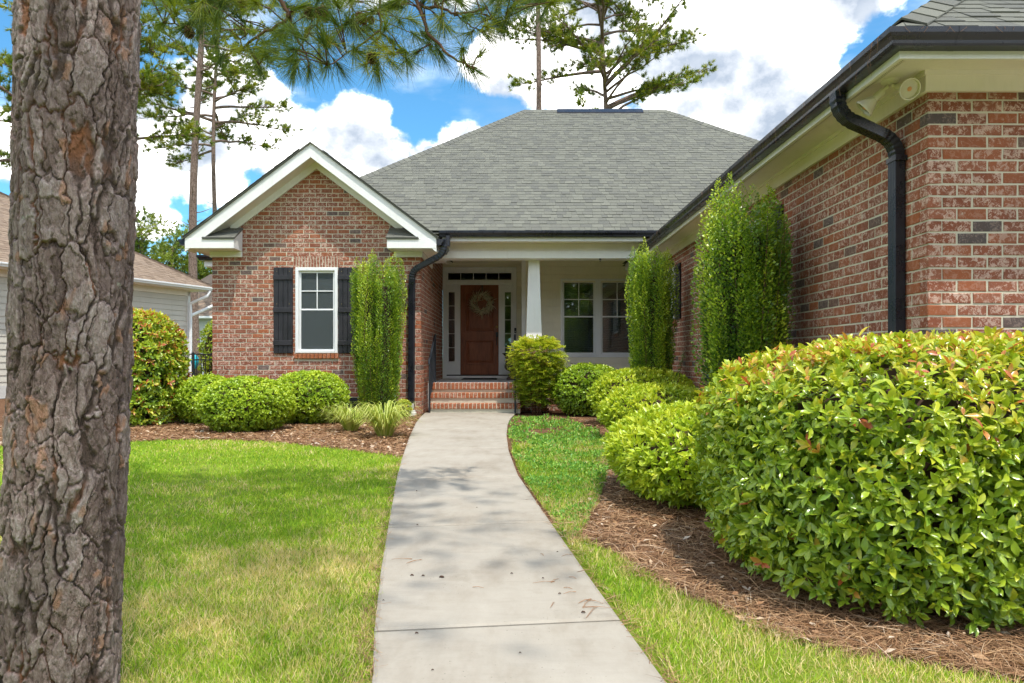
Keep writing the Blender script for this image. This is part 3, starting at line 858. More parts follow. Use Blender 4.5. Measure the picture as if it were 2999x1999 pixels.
for s, xa, xb in ((-1, -5.613, -4.772), (1, -2.146, -1.297)):
    # eave return: boxed end, small shingled roof, frieze under it
    zt, zb = 3.06, 2.895
    inner = xb if s < 0 else xa
    ret = MB().cbox(xa, xb, 12.296, 12.692, zb, zt, 0.004).build('eave_return', M['white_trim'], house)
    if s < 0: MB().prism([(inner - 0.0, 12.335, zt), (inner - 0.0, 12.692, zt), (inner - 0.0, 12.692, 3.29)], (-0.03, 0, 0)).build('return_cheek', M['white_trim'], ret)
    else: MB().prism([(inner, 12.335, zt), (inner, 12.692, zt), (inner, 12.692, 3.29)], (0.03, 0, 0)).build('return_cheek', M['white_trim'], ret)
    lo_, hi_ = (xa + 0.30, xb + 0.015) if s < 0 else (xa - 0.015, xb - 0.30)
    sl = (3.30 - zt) / 0.40
    MB().prism([(lo_, 12.28, zt + .004), (lo_, 12.69, zt + .004 + 0.41 * sl), (lo_, 12.69, zt - .02 + 0.41 * sl), (lo_, 12.28, zt - 0.012)], (hi_ - lo_, 0, 0)).build('return_deck', M['shingle'], ret)
    rs = random.Random(5 + s); kk = math.sqrt(1 + sl * sl)
    for r in range(4):
        a = lo_ - rs.uniform(0, .2)
        while a < hi_:
            b = a + rs.uniform(.14, .3); a0, b0 = max(a, lo_), min(b, hi_); a = b + .004
            if b0 - a0 < 0.02: continue
            h0, h1 = r * 0.105, min(r * 0.105 + 0.11, 0.41)
            zz = lambda h: zt + .006 + h * sl
            MB().add([(a0, 12.275 + h0, zz(h0)), (b0, 12.275 + h0, zz(h0)), (b0, 12.275 + h1, zz(h1)), (a0, 12.275 + h1, zz(h1)),
                      (a0, 12.27 + h0, zz(h0) + .013), (b0, 12.27 + h0, zz(h0) + .013), (b0, 12.272 + h1, zz(h1) + .005), (a0, 12.272 + h1, zz(h1) + .005)],
                     [(4, 5, 6, 7), (0, 1, 5, 4), (1, 2, 6, 5), (3, 0, 4, 7)], rs.random() * .5).build('shingle', M['shingle'], ret)
    f0, f1 = (GL - 0.03, xb) if s < 0 else (xa + 0.06, GR + 0.03)
    board('return_frieze', 'white_trim', house, f0, f1, 12.655, 12.694, 2.795, 2.893)
    # eave soffit and fascia running back
    e0, e1 = (-5.613, GL - 0.002) if s < 0 else (GR + 0.002, -1.297)
    MB().box(e0 + .03, e1 - .03, 12.70, 14.3, 2.905, 2.925).build('eave_soffit', M['cream_trim'], house)
    fx = -5.613 if s < 0 else -1.297
    board('eave_fascia', 'white_trim', house, min(fx, fx - s * .025), max(fx, fx - s * .025), 12.70, 14.3, 2.895, 3.05)
    ffx = GL - 0.035 if s < 0 else GR + 0.012
    board('side_frieze', 'white_trim', house, ffx, ffx + 0.022, 12.70, 14.3, 2.795, 2.90)

# ------------------------------------------------------------------ gutters and downspouts
GUT = [(0.004, 0.098), (0.0, 0.0), (0.078, 0.0), (0.084, 0.012), (0.086, 0.030), (0.104, 0.050), (0.116, 0.066), (0.118, 0.098), (0.106, 0.104), (0.100, 0.097)]
def gutter(name, pts, outs):
    m = MB().sweep(GUT, [(p, o, Z) for p, o in zip(pts, outs)], caps=True)
    return m.build(name, M['gutter'], house)
wing_gutter = gutter('wing_gutter', [(2.366, 12.75, 2.88), (2.366, 4.381, 2.88), (6.3, 4.381, 2.88)], [(-1, 0, 0), (-1, -1, 0), (0, -1, 0)])
main_gutter = gutter('main_gutter', [(-1.33, 13.128, 3.222), (2.75, 13.128, 3.222)], [(0, -1, 0), (0, -1, 0)])
gable_gutter = gutter('gable_gutter', [(-1.297, 14.2, 2.955), (-1.297, 12.305, 2.955)], [(1, 0, 0), (1, 0, 0)])
left_gutter = gutter('left_gutter', [(-5.614, 12.305, 2.955), (-5.614, 14.4, 2.955)], [(-1, 0, 0), (-1, 0, 0)])
gutter('rear_gutter', [(-6.33, 19.0, 3.02), (-6.33, 14.75, 3.02), (-5.4, 14.75, 3.02)], [(-1, 0, 0), (-1, -1, 0), (0, -1, 0)])
MB().box(-6.33, -5.4, 14.75, 19.0, 2.90, 3.14).build('rear_fascia', M['white_trim'], house)
MB().prism([(-6.36, 14.72, 3.145), (-5.2, 14.72, 3.145), (-5.2, 15.9, 3.9), (-6.36 + 1.1, 15.9, 3.9)], (0, 0, 0.03)).build('rear_roof', M['shingle'], house)
MB().box(-5.95, -5.4, 15.2, 19.0, 0, 2.9).build('rear_wall', M['mortar'], house)
MB().tube([(-5.99, 15.3, 3.0), (-5.99, 15.3, 2.85), (-5.90, 15.15, 2.70), (-5.90, 15.15, 2.5)], 0.045, 8).build('rear_downspout', M['gutter'], house)
for k, d in enumerate((4.9, 6.2, 7.5, 8.8, 10.1, 11.4)):
    MB().box(2.250, 2.366, d, d + 0.02, 2.966, 2.974).build('gutter_hanger', M['gutter'], wing_gutter)
# needles caught on the gutter edge, and sealed gutter seams
gd = MB(); rg = random.Random(12)
for k in range(46):
    y = 4.3 + 8.2 * rg.random() ** 1.5; x = 2.247 - rg.uniform(0, .006); z = 2.975 - rg.choice((0, .0, .098)); a = rg.uniform(-.5, .5); l = rg.uniform(.04, .12)
    gd.tube([(x + .012, y, z + .006), (x - .004, y + a * .02, z - .01), (x - .006, y + a * l, z - l)], [.0012, .0011, .0006], 4, .2, caps=False)
for k in range(26):
    x = 2.3 + 1.6 * rg.random(); y = 4.262; z = 2.977; a = rg.uniform(-.8, .8); l = rg.uniform(.03, .09)
    gd.tube([(x, y + .012, z + .006), (x + a * .02, y - .004, z - .008), (x + a * l, y - .006, z - l * .5)], [.0012, .0011, .0006], 4, .2, caps=False)
gd.build('gutter_debris', M['straw'], wing_gutter, kind='stuff')
for (p, o) in (((2.366, 7.4, 2.88), (-1, 0, 0)), ((2.366, 10.6, 2.88), (-1, 0, 0))):
    MB().sweep([(a * 1.012 + (.0012 if a > 0 else 0), b - (.0012 if b < .05 else -.0006)) for a, b in GUT], [(p, o, Z), (Vector(p) + Vector((0, .035, 0)), o, Z)], caps=False).build('gutter_seam', M['gutter'], wing_gutter)
MB().sweep([(a * 1.012 + (.0012 if a > 0 else 0), b - (.0012 if b < .05 else -.0006)) for a, b in GUT], [((2.66, 4.381, 2.88), (0, -1, 0), Z), ((2.695, 4.381, 2.88), (0, -1, 0), Z)], caps=False).build('gutter_seam', M['gutter'], wing_gutter)
def rect_pipe(path, outv, wid=0.10, dep=0.075, name='downspout', bend=0.12, nb=11):
    """corrugated rectangular pipe; path lies in one vertical plane that contains outv"""
    path = [Vector(p) for p in path]; outv = Vector(outv).normalized(); side = outv.cross(Z).normalized()
    st = []                                           # (point, direction)
    for i, p in enumerate(path):
        if i in (0, len(path) - 1):
            d = (path[1] - path[0] if i == 0 else path[-1] - path[-2]).normalized(); st.append((p, d)); continue
        a = (p - path[i - 1]).normalized(); b = (path[i + 1] - p).normalized()
        q0, q1 = p - a * bend, p + b * bend
        for k in range(nb + 1):
            t = k / nb
            pt = q0 * (1 - t) ** 2 + p * 2 * t * (1 - t) + q1 * t * t
            st.append((pt, (a * (1 - t) + b * t).normalized()))
    prof = []
    nr = 5
    for sgn in (1, -1):                               # front ribs, then back ribs
        for k in range(nr):
            x0 = -wid / 2 + wid * (k + 0.08) / nr; x1 = -wid / 2 + wid * (k + 0.36) / nr; x2 = -wid / 2 + wid * (k + 0.64) / nr; x3 = -wid / 2 + wid * (k + 0.92) / nr
            row = [(x0, dep / 2 - .006), (x1, dep / 2), (x2, dep / 2), (x3, dep / 2 - .006)]
            prof += [(x * sgn, y * sgn) for x, y in row]
    m = MB(); stn = []
    for j, (p, d) in enumerate(st):
        nrm = d.cross(side).normalized()
        if nrm.dot(outv) < 0 and abs(d.z) > 0.5: nrm = -nrm
        if stn and nrm.dot(stn[-1][2]) < 0: nrm = -nrm
        sc = 1.0
        if 0 < j < len(st) - 1 and (j % 2): sc = 0.93
        stn.append((p, side * sc, nrm * sc))
    m.sweep(prof, stn, closed=True)
    o = m.build(name, M['gutter'], house)
    return o
# near downspout on the wing
ds1 = rect_pipe([(2.315, 5.10, 2.89), (2.315, 5.10, 2.735), (2.735, 5.10, 2.545), (2.735, 5.10, 0.05)], (-1, 0, 0), wid=0.102, dep=0.078, name='downspout')
MB().cbox(2.692, XW - 0.004, 5.035, 5.165, 2.395, 2.435, .003).build('pipe_strap', M['gutter'], ds1)
MB().cbox(2.692, XW - 0.004, 5.035, 5.165, 0.9, 0.94, .003).build('pipe_strap', M['gutter'], ds1)
# downspout at the gable corner: crosses from the gable gutter to the wall
ds2 = rect_pipe([P(1301, 700, 12.42), P(1301, 742, 12.42), P(1207, 792, 12.62), P(1205, 1195, 12.63)], (0.97, -0.2, 0), wid=0.09, dep=0.10, name='downspout', bend=0.15)
MB().cbox(gx(1197), gx(1214.5), 12.575, 12.694, gz(1196), gz(1180), .003).build('pipe_collar', M['porch_floor'], ds2)
MB().lathe([(0.001, 0.0), (0.085, 0.0), (0.085, 0.055), (0.068, 0.06), (0.068, 0.10), (0.058, 0.10), (0.058, 0.02)], (gx(1208), 12.60, 0.0), 20).build('drain_cap', M['pvc'], ds2, smooth='auto')
MB().cbox(gx(1178), gx(1203), 12.52, 12.66, 0.002, 0.02, .004).build('splash_pad', M['pvc'], ds2)
MB().cbox(-1.20, -1.13, 13.02, 13.12, 3.05, 3.24, .006).build('gutter_spout', M['gutter'], main_gutter)

# ------------------------------------------------------------------ wing eaves
def lboard(name, mat, x0, d0, z0, z1, th):
    """L-shaped board along the wing side and front: outer faces at x0 and d0"""
    m = MB()
    m.prism([(x0, d0, z0), (x0, 15.0, z0), (x0 + th, 15.0, z0), (x0 + th, d0 + th, z0), (6.3, d0 + th, z0), (6.3, d0, z0)], (0, 0, z1 - z0))
    return m.build(name, M[mat], house)
lboard('wing_fascia', 'white_trim', 2.368, 4.383, 2.835, 2.978, 0.022)
vent = MB()
vent.prism([(2.391, 4.406, 2.916), (2.391, 15.0, 2.916), (2.52, 15.0, 2.916), (2.52, 4.535, 2.916), (6.3, 4.535, 2.916), (6.3, 4.406, 2.916)], (0, 0, 0.012))
vent.build('soffit_vent_strip', M['vented_soffit'], house)
sof = MB().prism([(2.522, 4.537, 2.914), (2.522, 15.0, 2.914), (2.745, 15.0, 2.914), (2.745, 4.76, 2.914), (6.3, 4.76, 2.914), (6.3, 4.537, 2.914)], (0, 0, 0.012))
sof.build('wing_soffit', M['cream_trim'], house)
lboard('frieze_upper', 'cream_trim', 2.735, 4.750, 2.884, 2.915, 0.03)
lboard('frieze_board', 'cream_trim', 2.748, 4.763, FZ, 2.8845, 0.03)

# ------------------------------------------------------------------ porch beam, ceiling, floor, column
board('porch_fascia', 'white_trim', house, -1.28, 2.40, 13.131, 13.155, 3.150, 3.320)
MB().box(-1.28, 2.75, 13.156, 13.51, 3.172, 3.185).build('porch_soffit', M['cream_trim'], house)
board('beam_frieze', 'cream_trim', house, GR + 0.004, XW - 0.004, 13.50, 13.74, 3.022, 3.171)
board('porch_beam', 'white_trim', house, GR + 0.036, XW - 0.004, 13.462, 13.78, 2.885, 3.021)
MB().box(GR + 0.002, XW, 13.745, DD, 3.36, 3.38).build('porch_ceiling', M['cream_trim'], house)
MB().box(GR + .004, XW - .01, 13.75, DD, 0.0, PZ - 0.002).build('porch_floor', M['porch_floor'], house)
board('porch_floor_edge', 'porch_floor', house, 0.19, XW - 0.005, 13.71, 13.752, PZ - 0.035, PZ + 0.001)
MB().lathe([(0.0, 0.0), (0.02, 0.0), (0.02, -0.02), (0.008, -0.025), (0.008, -0.06), (0.0, -0.06)], (1.66, 13.50, 2.885), 10).build('ceiling_hook', M['black_metal'], house)
cx = 0.42
col = MB()
w0, w1 = 0.148, 0.103
c0, c1 = (cx - w0, cx + w0), (cx - w1, cx + w1); dm = PD + 0.25
col.add([(c0[0], dm - w0, 1.405), (c0[1], dm - w0, 1.405), (c0[1], dm + w0, 1.405), (c0[0], dm + w0, 1.405), (c1[0], dm - w1, 2.884), (c1[1], dm - w1, 2.884), (c1[1], dm + w1, 2.884), (c1[0], dm + w1, 2.884)],
        [(0, 3, 2, 1), (4, 5, 6, 7), (0, 1, 5, 4), (1, 2, 6, 5), (2, 3, 7, 6), (3, 0, 4, 7)])
column = col.build('porch_column', M['white_trim'], house)
board('column_base', 'white_trim', column, cx - w0 - .022, cx + w0 + .022, dm - w0 - .022, dm + w0 + .022, 1.352, 1.404)

# ------------------------------------------------------------------ windows
def window(O, u, n, W, H, frame_w, grid, name='window', screen=False, blinds=False, room=0.5, split=0.5, curtain=False):
    """double-hung window; O = lower left corner of the frame on the wall face"""
    L = lambda mb: xf(mb, O, u, n)
    fr = MB(); t = frame_w
    fr.cbox(0, t, -0.09, 0.018, 0, H, .004); fr.cbox(W - t, W, -0.09, 0.018, 0, H, .004)
    fr.cbox(t, W - t, -0.09, 0.016, H - t, H, .004); fr.cbox(t, W - t, -0.09, 0.022, 0, t * 0.8, .004)
    # inner stop
    s = t + 0.012
    fr.cbox(t, s, -0.08, -0.012, t * .8, H - t, .003); fr.cbox(W - s, W - t, -0.08, -0.012, t * .8, H - t, .003); fr.cbox(s, W - s, -0.08, -0.012, H - s, H - t, .003)
    root = L(fr).build(name, M['vinyl_white'], house)
    zm = t + (H - 2 * t) * split; b = 0.026
    for k, (z0, z1, dn) in enumerate(((zm - 0.004, H - s, -0.030), (t * .8, zm + 0.028, -0.052 + 0.03))):
        sa = MB()
        dn0, dn1 = dn - 0.028, dn
        if k == 1: dn0, dn1 = -0.062, -0.034
        sa.cbox(s, s + b, dn0, dn1, z0, z1, .003); sa.cbox(W - s - b, W - s, dn0, dn1, z0, z1, .003)
        sa.cbox(s + b, W - s - b, dn0, dn1, z0, z0 + b, .003); sa.cbox(s + b, W - s - b, dn0, dn1, z1 - b, z1, .003)
        L(sa).build('sash', M['vinyl_white'], root)
        g = MB().box(s + b - .002, W - s - b + .002, dn0 + 0.010, dn0 + 0.016, z0 + b - .002, z1 - b + .002)
        L(g).build('pane', M['glass'], root)
        if k == 0 and grid:
            nx, nz = grid; gb = MB(); gw = 0.009
            for i in range(1, nx):
                x = s + b + (W - 2 * s - 2 * b) * i / nx
                L(MB().cbox(x - gw, x + gw, dn0 + .018, dn1 + .001, z0 + b, z1 - b, .002)).build('grille_bar', M['vinyl_white'], root)
            for i in range(1, nz):
                zz = z0 + b + (z1 - z0 - 2 * b) * i / nz
                L(MB().cbox(s + b, W - s - b, dn0 + .020, dn1 + .003, zz - gw, zz + gw, .002)).build('grille_bar', M['vinyl_white'], root)
        if screen:
            q_ = dn1 + .006 if k else dn0 + .0172
            L(MB().box(s + b, W - s - b, q_, q_ + .0006, z0 + b, z1 - b)).build('insect_screen', M['insect_screen'], root)
    # room behind
    r = MB(); rm = 0.15
    pts = [(-rm, -0.20, -rm), (W + rm, -0.20, -rm), (W + rm, -0.20, H + rm), (-rm, -0.20, H + rm)]
    q = [(a, -0.2 - room, c) for a, _, c in pts]
    r.add(pts + q, [(4, 5, 6, 7), (0, 1, 5, 4), (1, 2, 6, 5), (2, 3, 7, 6), (3, 0, 4, 7)])
    L(r).build('room', M['interior'], root)
    if blinds:
        z = t; 
        while z < H - t - 0.03:
            L(MB().add([(s, -0.105, z), (W - s, -0.105, z), (W - s, -0.135, z + 0.020), (s, -0.135, z + 0.020)], [(0, 1, 2, 3)])).build('blind_slat', M['blind'], root)
            z += 0.040
    if curtain:
        for (a, c) in ((s, s + 0.10), (W - s - 0.10, W - s)):
            cm = MB(); k = 8
            vs = []; 
            for i in range(k + 1):
                x = a + (c - a) * i / k; y = -0.13 + 0.012 * (i % 2)
                vs += [(x, y, t), (x, y, H - t)]
            cm.add(vs, [(2 * i, 2 * i + 2, 2 * i + 3, 2 * i + 1) for i in range(k)])
            L(cm).build('curtain', M['curtain'], root)
    return root
def shutter(O, u, n, W, H):
    """board and batten shutter"""
    root = xf(MB().box(0, W, 0.002, 0.010, 0, H), O, u, n).build('shutter', M['shutter'], house)
    nb = 4; bw = W / nb
    for k in range(nb):
        xf(MB().cbox(k * bw + .0015, (k + 1) * bw - .0015, 0.010, 0.026, 0, H, .004), O, u, n).build('shutter_board', M['shutter'], root)
    for f in (0.855, 0.475, 0.092):
        xf(MB().cbox(-0.002, W + .002, 0.0265, 0.048, f * H, f * H + 0.085, .005), O, u, n).build('batten', M['shutter'], root)
        if f > 0.1:
            for x in (0.06, W - 0.06):
                xf(MB().lathe([(0.0, .004), (0.006, .003), (0.006, 0)], (x, 0.0265, f * H + 0.15), 8, (0, 1, 0)), O, u, n).build('screw', M['brass'], root)
    return root
U, N_ = (1, 0, 0), (0, -1, 0)
window((WL, DG, WB), U, N_, WR - WL, WT - WB, 0.055, (2, 2), screen=True, room=0.7, split=0.50)
SH0, SH1 = gz(1034), gz(783)
shutter((gx(803), DG - 0.002, SH0), U, N_, gx(859) - gx(803), SH1 - SH0)
shutter((gx(992), DG - 0.002, SH0), U, N_, gx(1047) - gx(992), SH1 - SH0)
for W in (W2, W1):
    window((XW, W[1], W[2]), (0, -1, 0), (-1, 0, 0), W[1] - W[0], W[3] - W[2], 0.055, (2, 2), room=0.6)
    for d in (W[0] - 0.015, W[1] + 0.345):
        shutter((XW - 0.002, d, W[2] - 0.01), (0, -1, 0), (-1, 0, 0), 0.33, W[3] - W[2] + 0.02)
    nb = 12; wv = (W[1] - W[0]) / nb
    for k in range(nb):
        xf(brick_mb(wv - .011, .075, .12, random.uniform(.6, .9)), (XW - 0.03, W[0] + k * wv + .005, W[2] - 0.08), (0, 1, 0), (-1, 0, 0)).build('sill_brick', M['step_brick'], wing_side)
# foundation vent
vt = MB().cbox(GL + vent_o[0], GL + vent_o[1], DG - 0.012, DG + 0.02, vent_o[2], vent_o[3], .003).build('foundation_vent', M['black_metal'], house)
for k in range(6):
    zz = vent_o[2] + 0.03 + k * 0.032
    MB().prism([(GL + vent_o[0] + .02, DG - .013, zz), (GL + vent_o[0] + .02, DG - .030, zz + .006), (GL + vent_o[0] + .02, DG - .028, zz + .010), (GL + vent_o[0] + .02, DG - .013, zz + .016)], (vent_o[1] - vent_o[0] - .04, 0, 0)).build('louvre', M['iron'], vt)

# ------------------------------------------------------------------ siding walls of the porch
def siding(name, mat, O, u, n, L, z0, z1, expo, ops=(), parent=None, bw=None):
    O, u, n = Vector(O), Vector(u), Vector(n)
    m = MB()
    for poly in rects_around(L, z0, z1, [(a, b, max(c, z0), min(d, z1)) for a, b, c, d in ops]):
        if poly[1][0] - poly[0][0] < 1e-3: continue
        m.prism([O + u * a - n * 0.004 + Z * c for a, c in poly], -n * 0.15)
    root = m.build(name, M[mat], parent or house)
    r = 0
    while z0 + r * expo < z1 - 0.01:
        za = z0 + r * expo; zb = min(za + expo, z1)
        segs = [(0, L)]
        for (a, b, c, d) in ops:
            if c < (za + zb) / 2 < d:
                segs = [s for (p, q) in segs for s in ((p, min(q, a)), (max(p, b), q)) if s[1] - s[0] > 0.01]
        for (p, q) in segs:
            mb = MB().prism([(p, 0.021, za + .003), (p, 0.004, zb - .001), (p, -0.003, zb - .001), (p, -0.003, za + .002)], (q - p, 0, 0))
            xf(mb, O, u, n).build('siding_board', M[mat], root)
        r += 1
    return root
def dx(px): return (px - 1500) * DD / F
def dz(py): return EYE + (1050 - py) * DD / F
def sx(px): return (px - 1500) * DS / F
def sz(py): return EYE + (1050 - py) * DS / F
CB = sx(1530)                                        # corner board
CX0, CX1, CT = GR + 0.004, dx(1513), dz(782)         # door unit
wx0, wx1, wz0, wz1 = sx(1642), sx(1862), sz(1043), sz(816)
siding('door_wall', 'siding', (GR, DD, 0), U, N_, CB - GR + 0.02, PZ, 3.36, 0.178, [(CX0 - GR, CX1 - GR, PZ - .01, CT)])
siding('porch_wall', 'siding', (CB, DS, 0), U, N_, XW - CB, PZ, 3.36, 0.178, [(wx0 - CB, wx1 - CB, wz0, wz1)])
MB().box(CB + 0.02, CB + 0.04, DS + 0.01, DD, PZ, 3.36).build('return_wall', M['siding'], house)
board('corner_board', 'white_trim', house, sx(1528), sx(1540), DS - 0.022, DS + 0.0, PZ, 3.35)
wm = (wx0 + wx1) / 2
tw = MB().cbox(wx0 - 0.005, wx1 + .005, DS - 0.035, DS - 0.005, wz0 - 0.02, wz0 + 0.02, .004).build('window_sill', M['vinyl_white'], house)
for (a, b) in ((wx0, wm - 0.018), (wm + 0.018, wx1)):
    window((a, DS - 0.016, wz0 + 0.021), U, N_, b - a, wz1 - wz0 - 0.022, 0.046, (2, 2), blinds=True, room=0.6)
board('window_mullion', 'vinyl_white', house, wm - 0.0178, wm + 0.0178, DS - 0.034, DS - 0.01, wz0 + .021, wz1 - .001)

# ------------------------------------------------------------------ entrance: casing, door, sidelights, transom
Y0 = DD - 0.03
cas = MB()
cas.cbox(CX0, dx(1309), Y0 - .02, DD + .05, PZ, CT, .004); cas.cbox(dx(1502.5), CX1, Y0 - .02, DD + .05, PZ, CT, .004)
cas.cbox(dx(1309), dx(1502.5), Y0 - .02, DD + .05, dz(795), CT, .004)
entry = cas.build('door_casing', M['white_trim'], house)
board('transom_bar', 'white_trim', entry, dx(1309) + .001, dx(1502.5) - .001, Y0 - .03, DD + .04, dz(834), dz(823))
for (p, q) in ((1341, 1349), (1461, 1469.5)):
    board('mullion', 'white_trim', entry, dx(p), dx(q), Y0 - 0.012, DD + .04, PZ + .09, dz(834) - .001)
board('threshold', 'white_trim', entry, dx(1309) + .001, dx(1502.5) - .001, Y0 - 0.05, DD + .03, PZ, PZ + 0.062)
board('door_sill', 'black_metal', entry, dx(1309) + .001, dx(1502.5) - .001, Y0 - 0.025, DD + .03, PZ + .063, PZ + .09)
def lite(name, x0, x1, z0, z1, gx0, gx1, gz0, gz1, nx, nz):
    """glazed panel: stiles round a glass field with bars"""
    m = MB()
    m.cbox(x0, gx0, Y0, DD + .02, z0, z1, .003); m.cbox(gx1, x1, Y0, DD + .02, z0, z1, .003)
    m.cbox(gx0, gx1, Y0, DD + .02, z0, gz0, .003); m.cbox(gx0, gx1, Y0, DD + .02, gz1, z1, .003)
    e = 0.018
    for b in ((gx0 - e, gx0 + .004, gz0 - e, gz1 + e), (gx1 - .004, gx1 + e, gz0 - e, gz1 + e)):
        m.cbox(b[0], b[1], Y0 - .012, Y0 - .0005, b[2], b[3], .003)
    m.cbox(gx0 + .004, gx1 - .004, Y0 - .012, Y0 - .0005, gz0 - e, gz0 + .004, .003); m.cbox(gx0 + .004, gx1 - .004, Y0 - .012, Y0 - .0005, gz1 - .004, gz1 + e, .003)
    o = m.build(name, M['white_trim'], house)
    for i in range(nx):
        for j in range(nz):
            a0, a1 = gx0 + (gx1 - gx0) * i / nx, gx0 + (gx1 - gx0) * (i + 1) / nx
            b0, b1 = gz0 + (gz1 - gz0) * j / nz, gz0 + (gz1 - gz0) * (j + 1) / nz
            MB().box(a0, a1, Y0 + .012, Y0 + .016, b0, b1).build('pane', M['glass'], o)
    for i in range(1, nx):
        a = gx0 + (gx1 - gx0) * i / nx
        MB().cbox(a - .007, a + .007, Y0 - .004, Y0 + .011, gz0, gz1, .002).build('grille_bar', M['white_trim'], o)
    for j in range(1, nz):
        b = gz0 + (gz1 - gz0) * j / nz
        MB().cbox(gx0, gx1, Y0 - .003, Y0 + .010, b - .007, b + .007, .002).build('grille_bar', M['white_trim'], o)
    return o
dt = dz(834) - .001
lite('sidelight', dx(1309), dx(1341), PZ + .09, dt, dx(1314.5), dx(1333), dz(1058), dz(855), 1, 5)
lite('sidelight', dx(1469.5), dx(1502.5), PZ + .09, dt, dx(1478.5), dx(1497.5), dz(1058), dz(855), 1, 5)
lite('transom', dx(1309), dx(1502.5), dz(823), dz(795), dx(1313), dx(1498.5), dz(820), dz(799), 5, 1)
hall = MB()
hx0, hx1 = CX0, CX1
pts = [(hx0, DD + .06, PZ), (hx1, DD + .06, PZ), (hx1, DD + .06, CT), (hx0, DD + .06, CT)]
hall.add(pts + [(a, DD + 2.5, c) for a, _, c in pts], [(4, 5, 6, 7), (0, 1, 5, 4), (1, 2, 6, 5), (2, 3, 7, 6), (3, 0, 4, 7)])
hall.build('hallway', M['interior'], house)
MB().lathe([(0.0, 0.0), (0.13, 0.02), (0.16, 0.07), (0.05, 0.1), (0.0, 0.1)], (dx(1420), DD + 0.9, 2.86), 16).build('hall_lamp', M['lamp_white'], house, smooth='auto')
# door leaf with two raised panels
ax0, ax1, az0, az1 = dx(1349) + .002, dx(1461) - .002, PZ + .092, dt - .002
door = MB().cbox(ax0, ax1, Y0 + .002, DD + .02, az0, az1, .003).build('front_door', M['door_wood'], house)
def raised(x0, x1, z0, z1, arch=0.0):
    """moulding ring and raised field, optionally with an arched head"""
    def loop(i, d):
        n = 12; L = []
        L += [(x0 + i, z0 + i), (x1 - i, z0 + i)]
        for k in range(n + 1):
            t = k / n; x = x1 - i - (x1 - x0 - 2 * i) * t
            L.append((x, z1 - i - arch + arch * math.sin(math.pi * t) ** 0.8))
        return [(x, Y0 + d, z) for x, z in L]
    rings = [loop(0.0, .0025), loop(0.006, -.014), loop(0.018, -.012), loop(0.030, .001), loop(0.040, .0015), (loop(0.085, -.010))]
    m = MB(); n = len(rings[0]); vs = [p for r in rings for p in r]; fs = []
    for r in range(len(rings) - 1):
        for k in range(n):
            fs.append((r * n + k, r * n + (k + 1) % n, (r + 1) * n + (k + 1) % n, (r + 1) * n + k))
    e = (len(rings) - 1) * n; fs.append(tuple(range(e, e + n)))
    return m.add(vs, fs).build('door_panel', M['door_wood'], door)
raised(dx(1364), dx(1446), dz(971), dz(853), 0.05)
raised(dx(1364.5), dx(1446.5), dz(1066), dz(996))
MB().lathe([(0.0, .024), (0.020, .022), (0.030, .012), (0.032, 0.0)], (dx(1455.5), Y0, dz(957)), 16, (0, -1, 0)).build('deadbolt', M['brass'], door, smooth='auto')
hn = MB().cbox(dx(1452), dx(1459.5), Y0 - .012, Y0 + .001, dz(986), dz(972), .004)
hn.tube([(dx(1455.5), Y0 - .01, dz(980)), (dx(1455.5), Y0 - .055, dz(984)), (dx(1455.5), Y0 - .062, dz(995)), (dx(1455.5), Y0 - .045, dz(1008)), (dx(1455.5), Y0 - .004, dz(1010))], [.012, .013, .012, .011, .013], 8)
hn.build('door_handle', M['black_metal'], door, smooth='auto')
# ------------------------------------------------------------------ steps, railings and small things
SX0, SX1 = -1.53, 0.16
steps = thing('brick_steps', (-0.68, 13.4, 0.0), 'red brick front steps with rowlock treads between two iron railings', 'steps')
core = MB()
core.box(SX0 + .012, SX1 - .012, 13.112, 13.75, 0.0, 0.172); core.box(SX0 + .012, SX1 - .012, 13.412, 13.75, 0.173, 0.352); core.box(SX0 + .012, SX1 - .012, 13.705, 13.76, 0.353, 0.532)
core.build('mortar_core', M['mortar'], steps)
for (d, z) in ((13.10, 0.0), (13.40, 0.18), (13.69, 0.36)):
    # stretcher course
    if d < 13.6:
        a = SX0 + 0.01 - random.uniform(0, .15)
        while a < SX1:
            b = a + BL; p, q = max(a, SX0), min(b, SX1); a = b + 0.0105
            if q - p > 0.03:
                xf(brick_mb(q - p, 0.068, 0.10, rtint()), (p, d + 0.014, z + 0.006), U, N_).build('brick', M['step_brick'], steps)
    n = 23; w = (SX1 - SX0) / n; hh = 0.094 if d < 13.6 else 0.120
    for k in range(n):
        t = random.uniform(0.0, 0.08) if random.random() < 0.06 else random.uniform(0.2, 0.98)
        m = MB(); x0 = SX0 + k * w + .005; x1 = x0 + w - .0105; zt = z + 0.18; j = random.uniform(-.003, .003)
        m.cbox(x0, x1, d - 0.012 + j, d + 0.205, zt - hh, zt + j * .5, 0.006, t)
        m.build('tread_brick', M['step_brick'], steps)
    if d < 13.6:
        for k in range(8):
            pass
    MB().box(SX0 + .006, SX1 - .006, d - 0.005, d + 0.206, z + .18 - hh + .004, z + .1745).build('tread_mortar', M['mortar'], steps)
    if d < 13.6: # back row of the tread
        for k in range(9):
            x0 = SX0 + k * (SX1 - SX0) / 9
            MB().cbox(x0 + .005, x0 + (SX1 - SX0) / 9 - .006, d + 0.213, d + 0.298, z + .11, z + .178, .005, random.uniform(.3, .9)).build('tread_brick', M['step_brick'], steps)
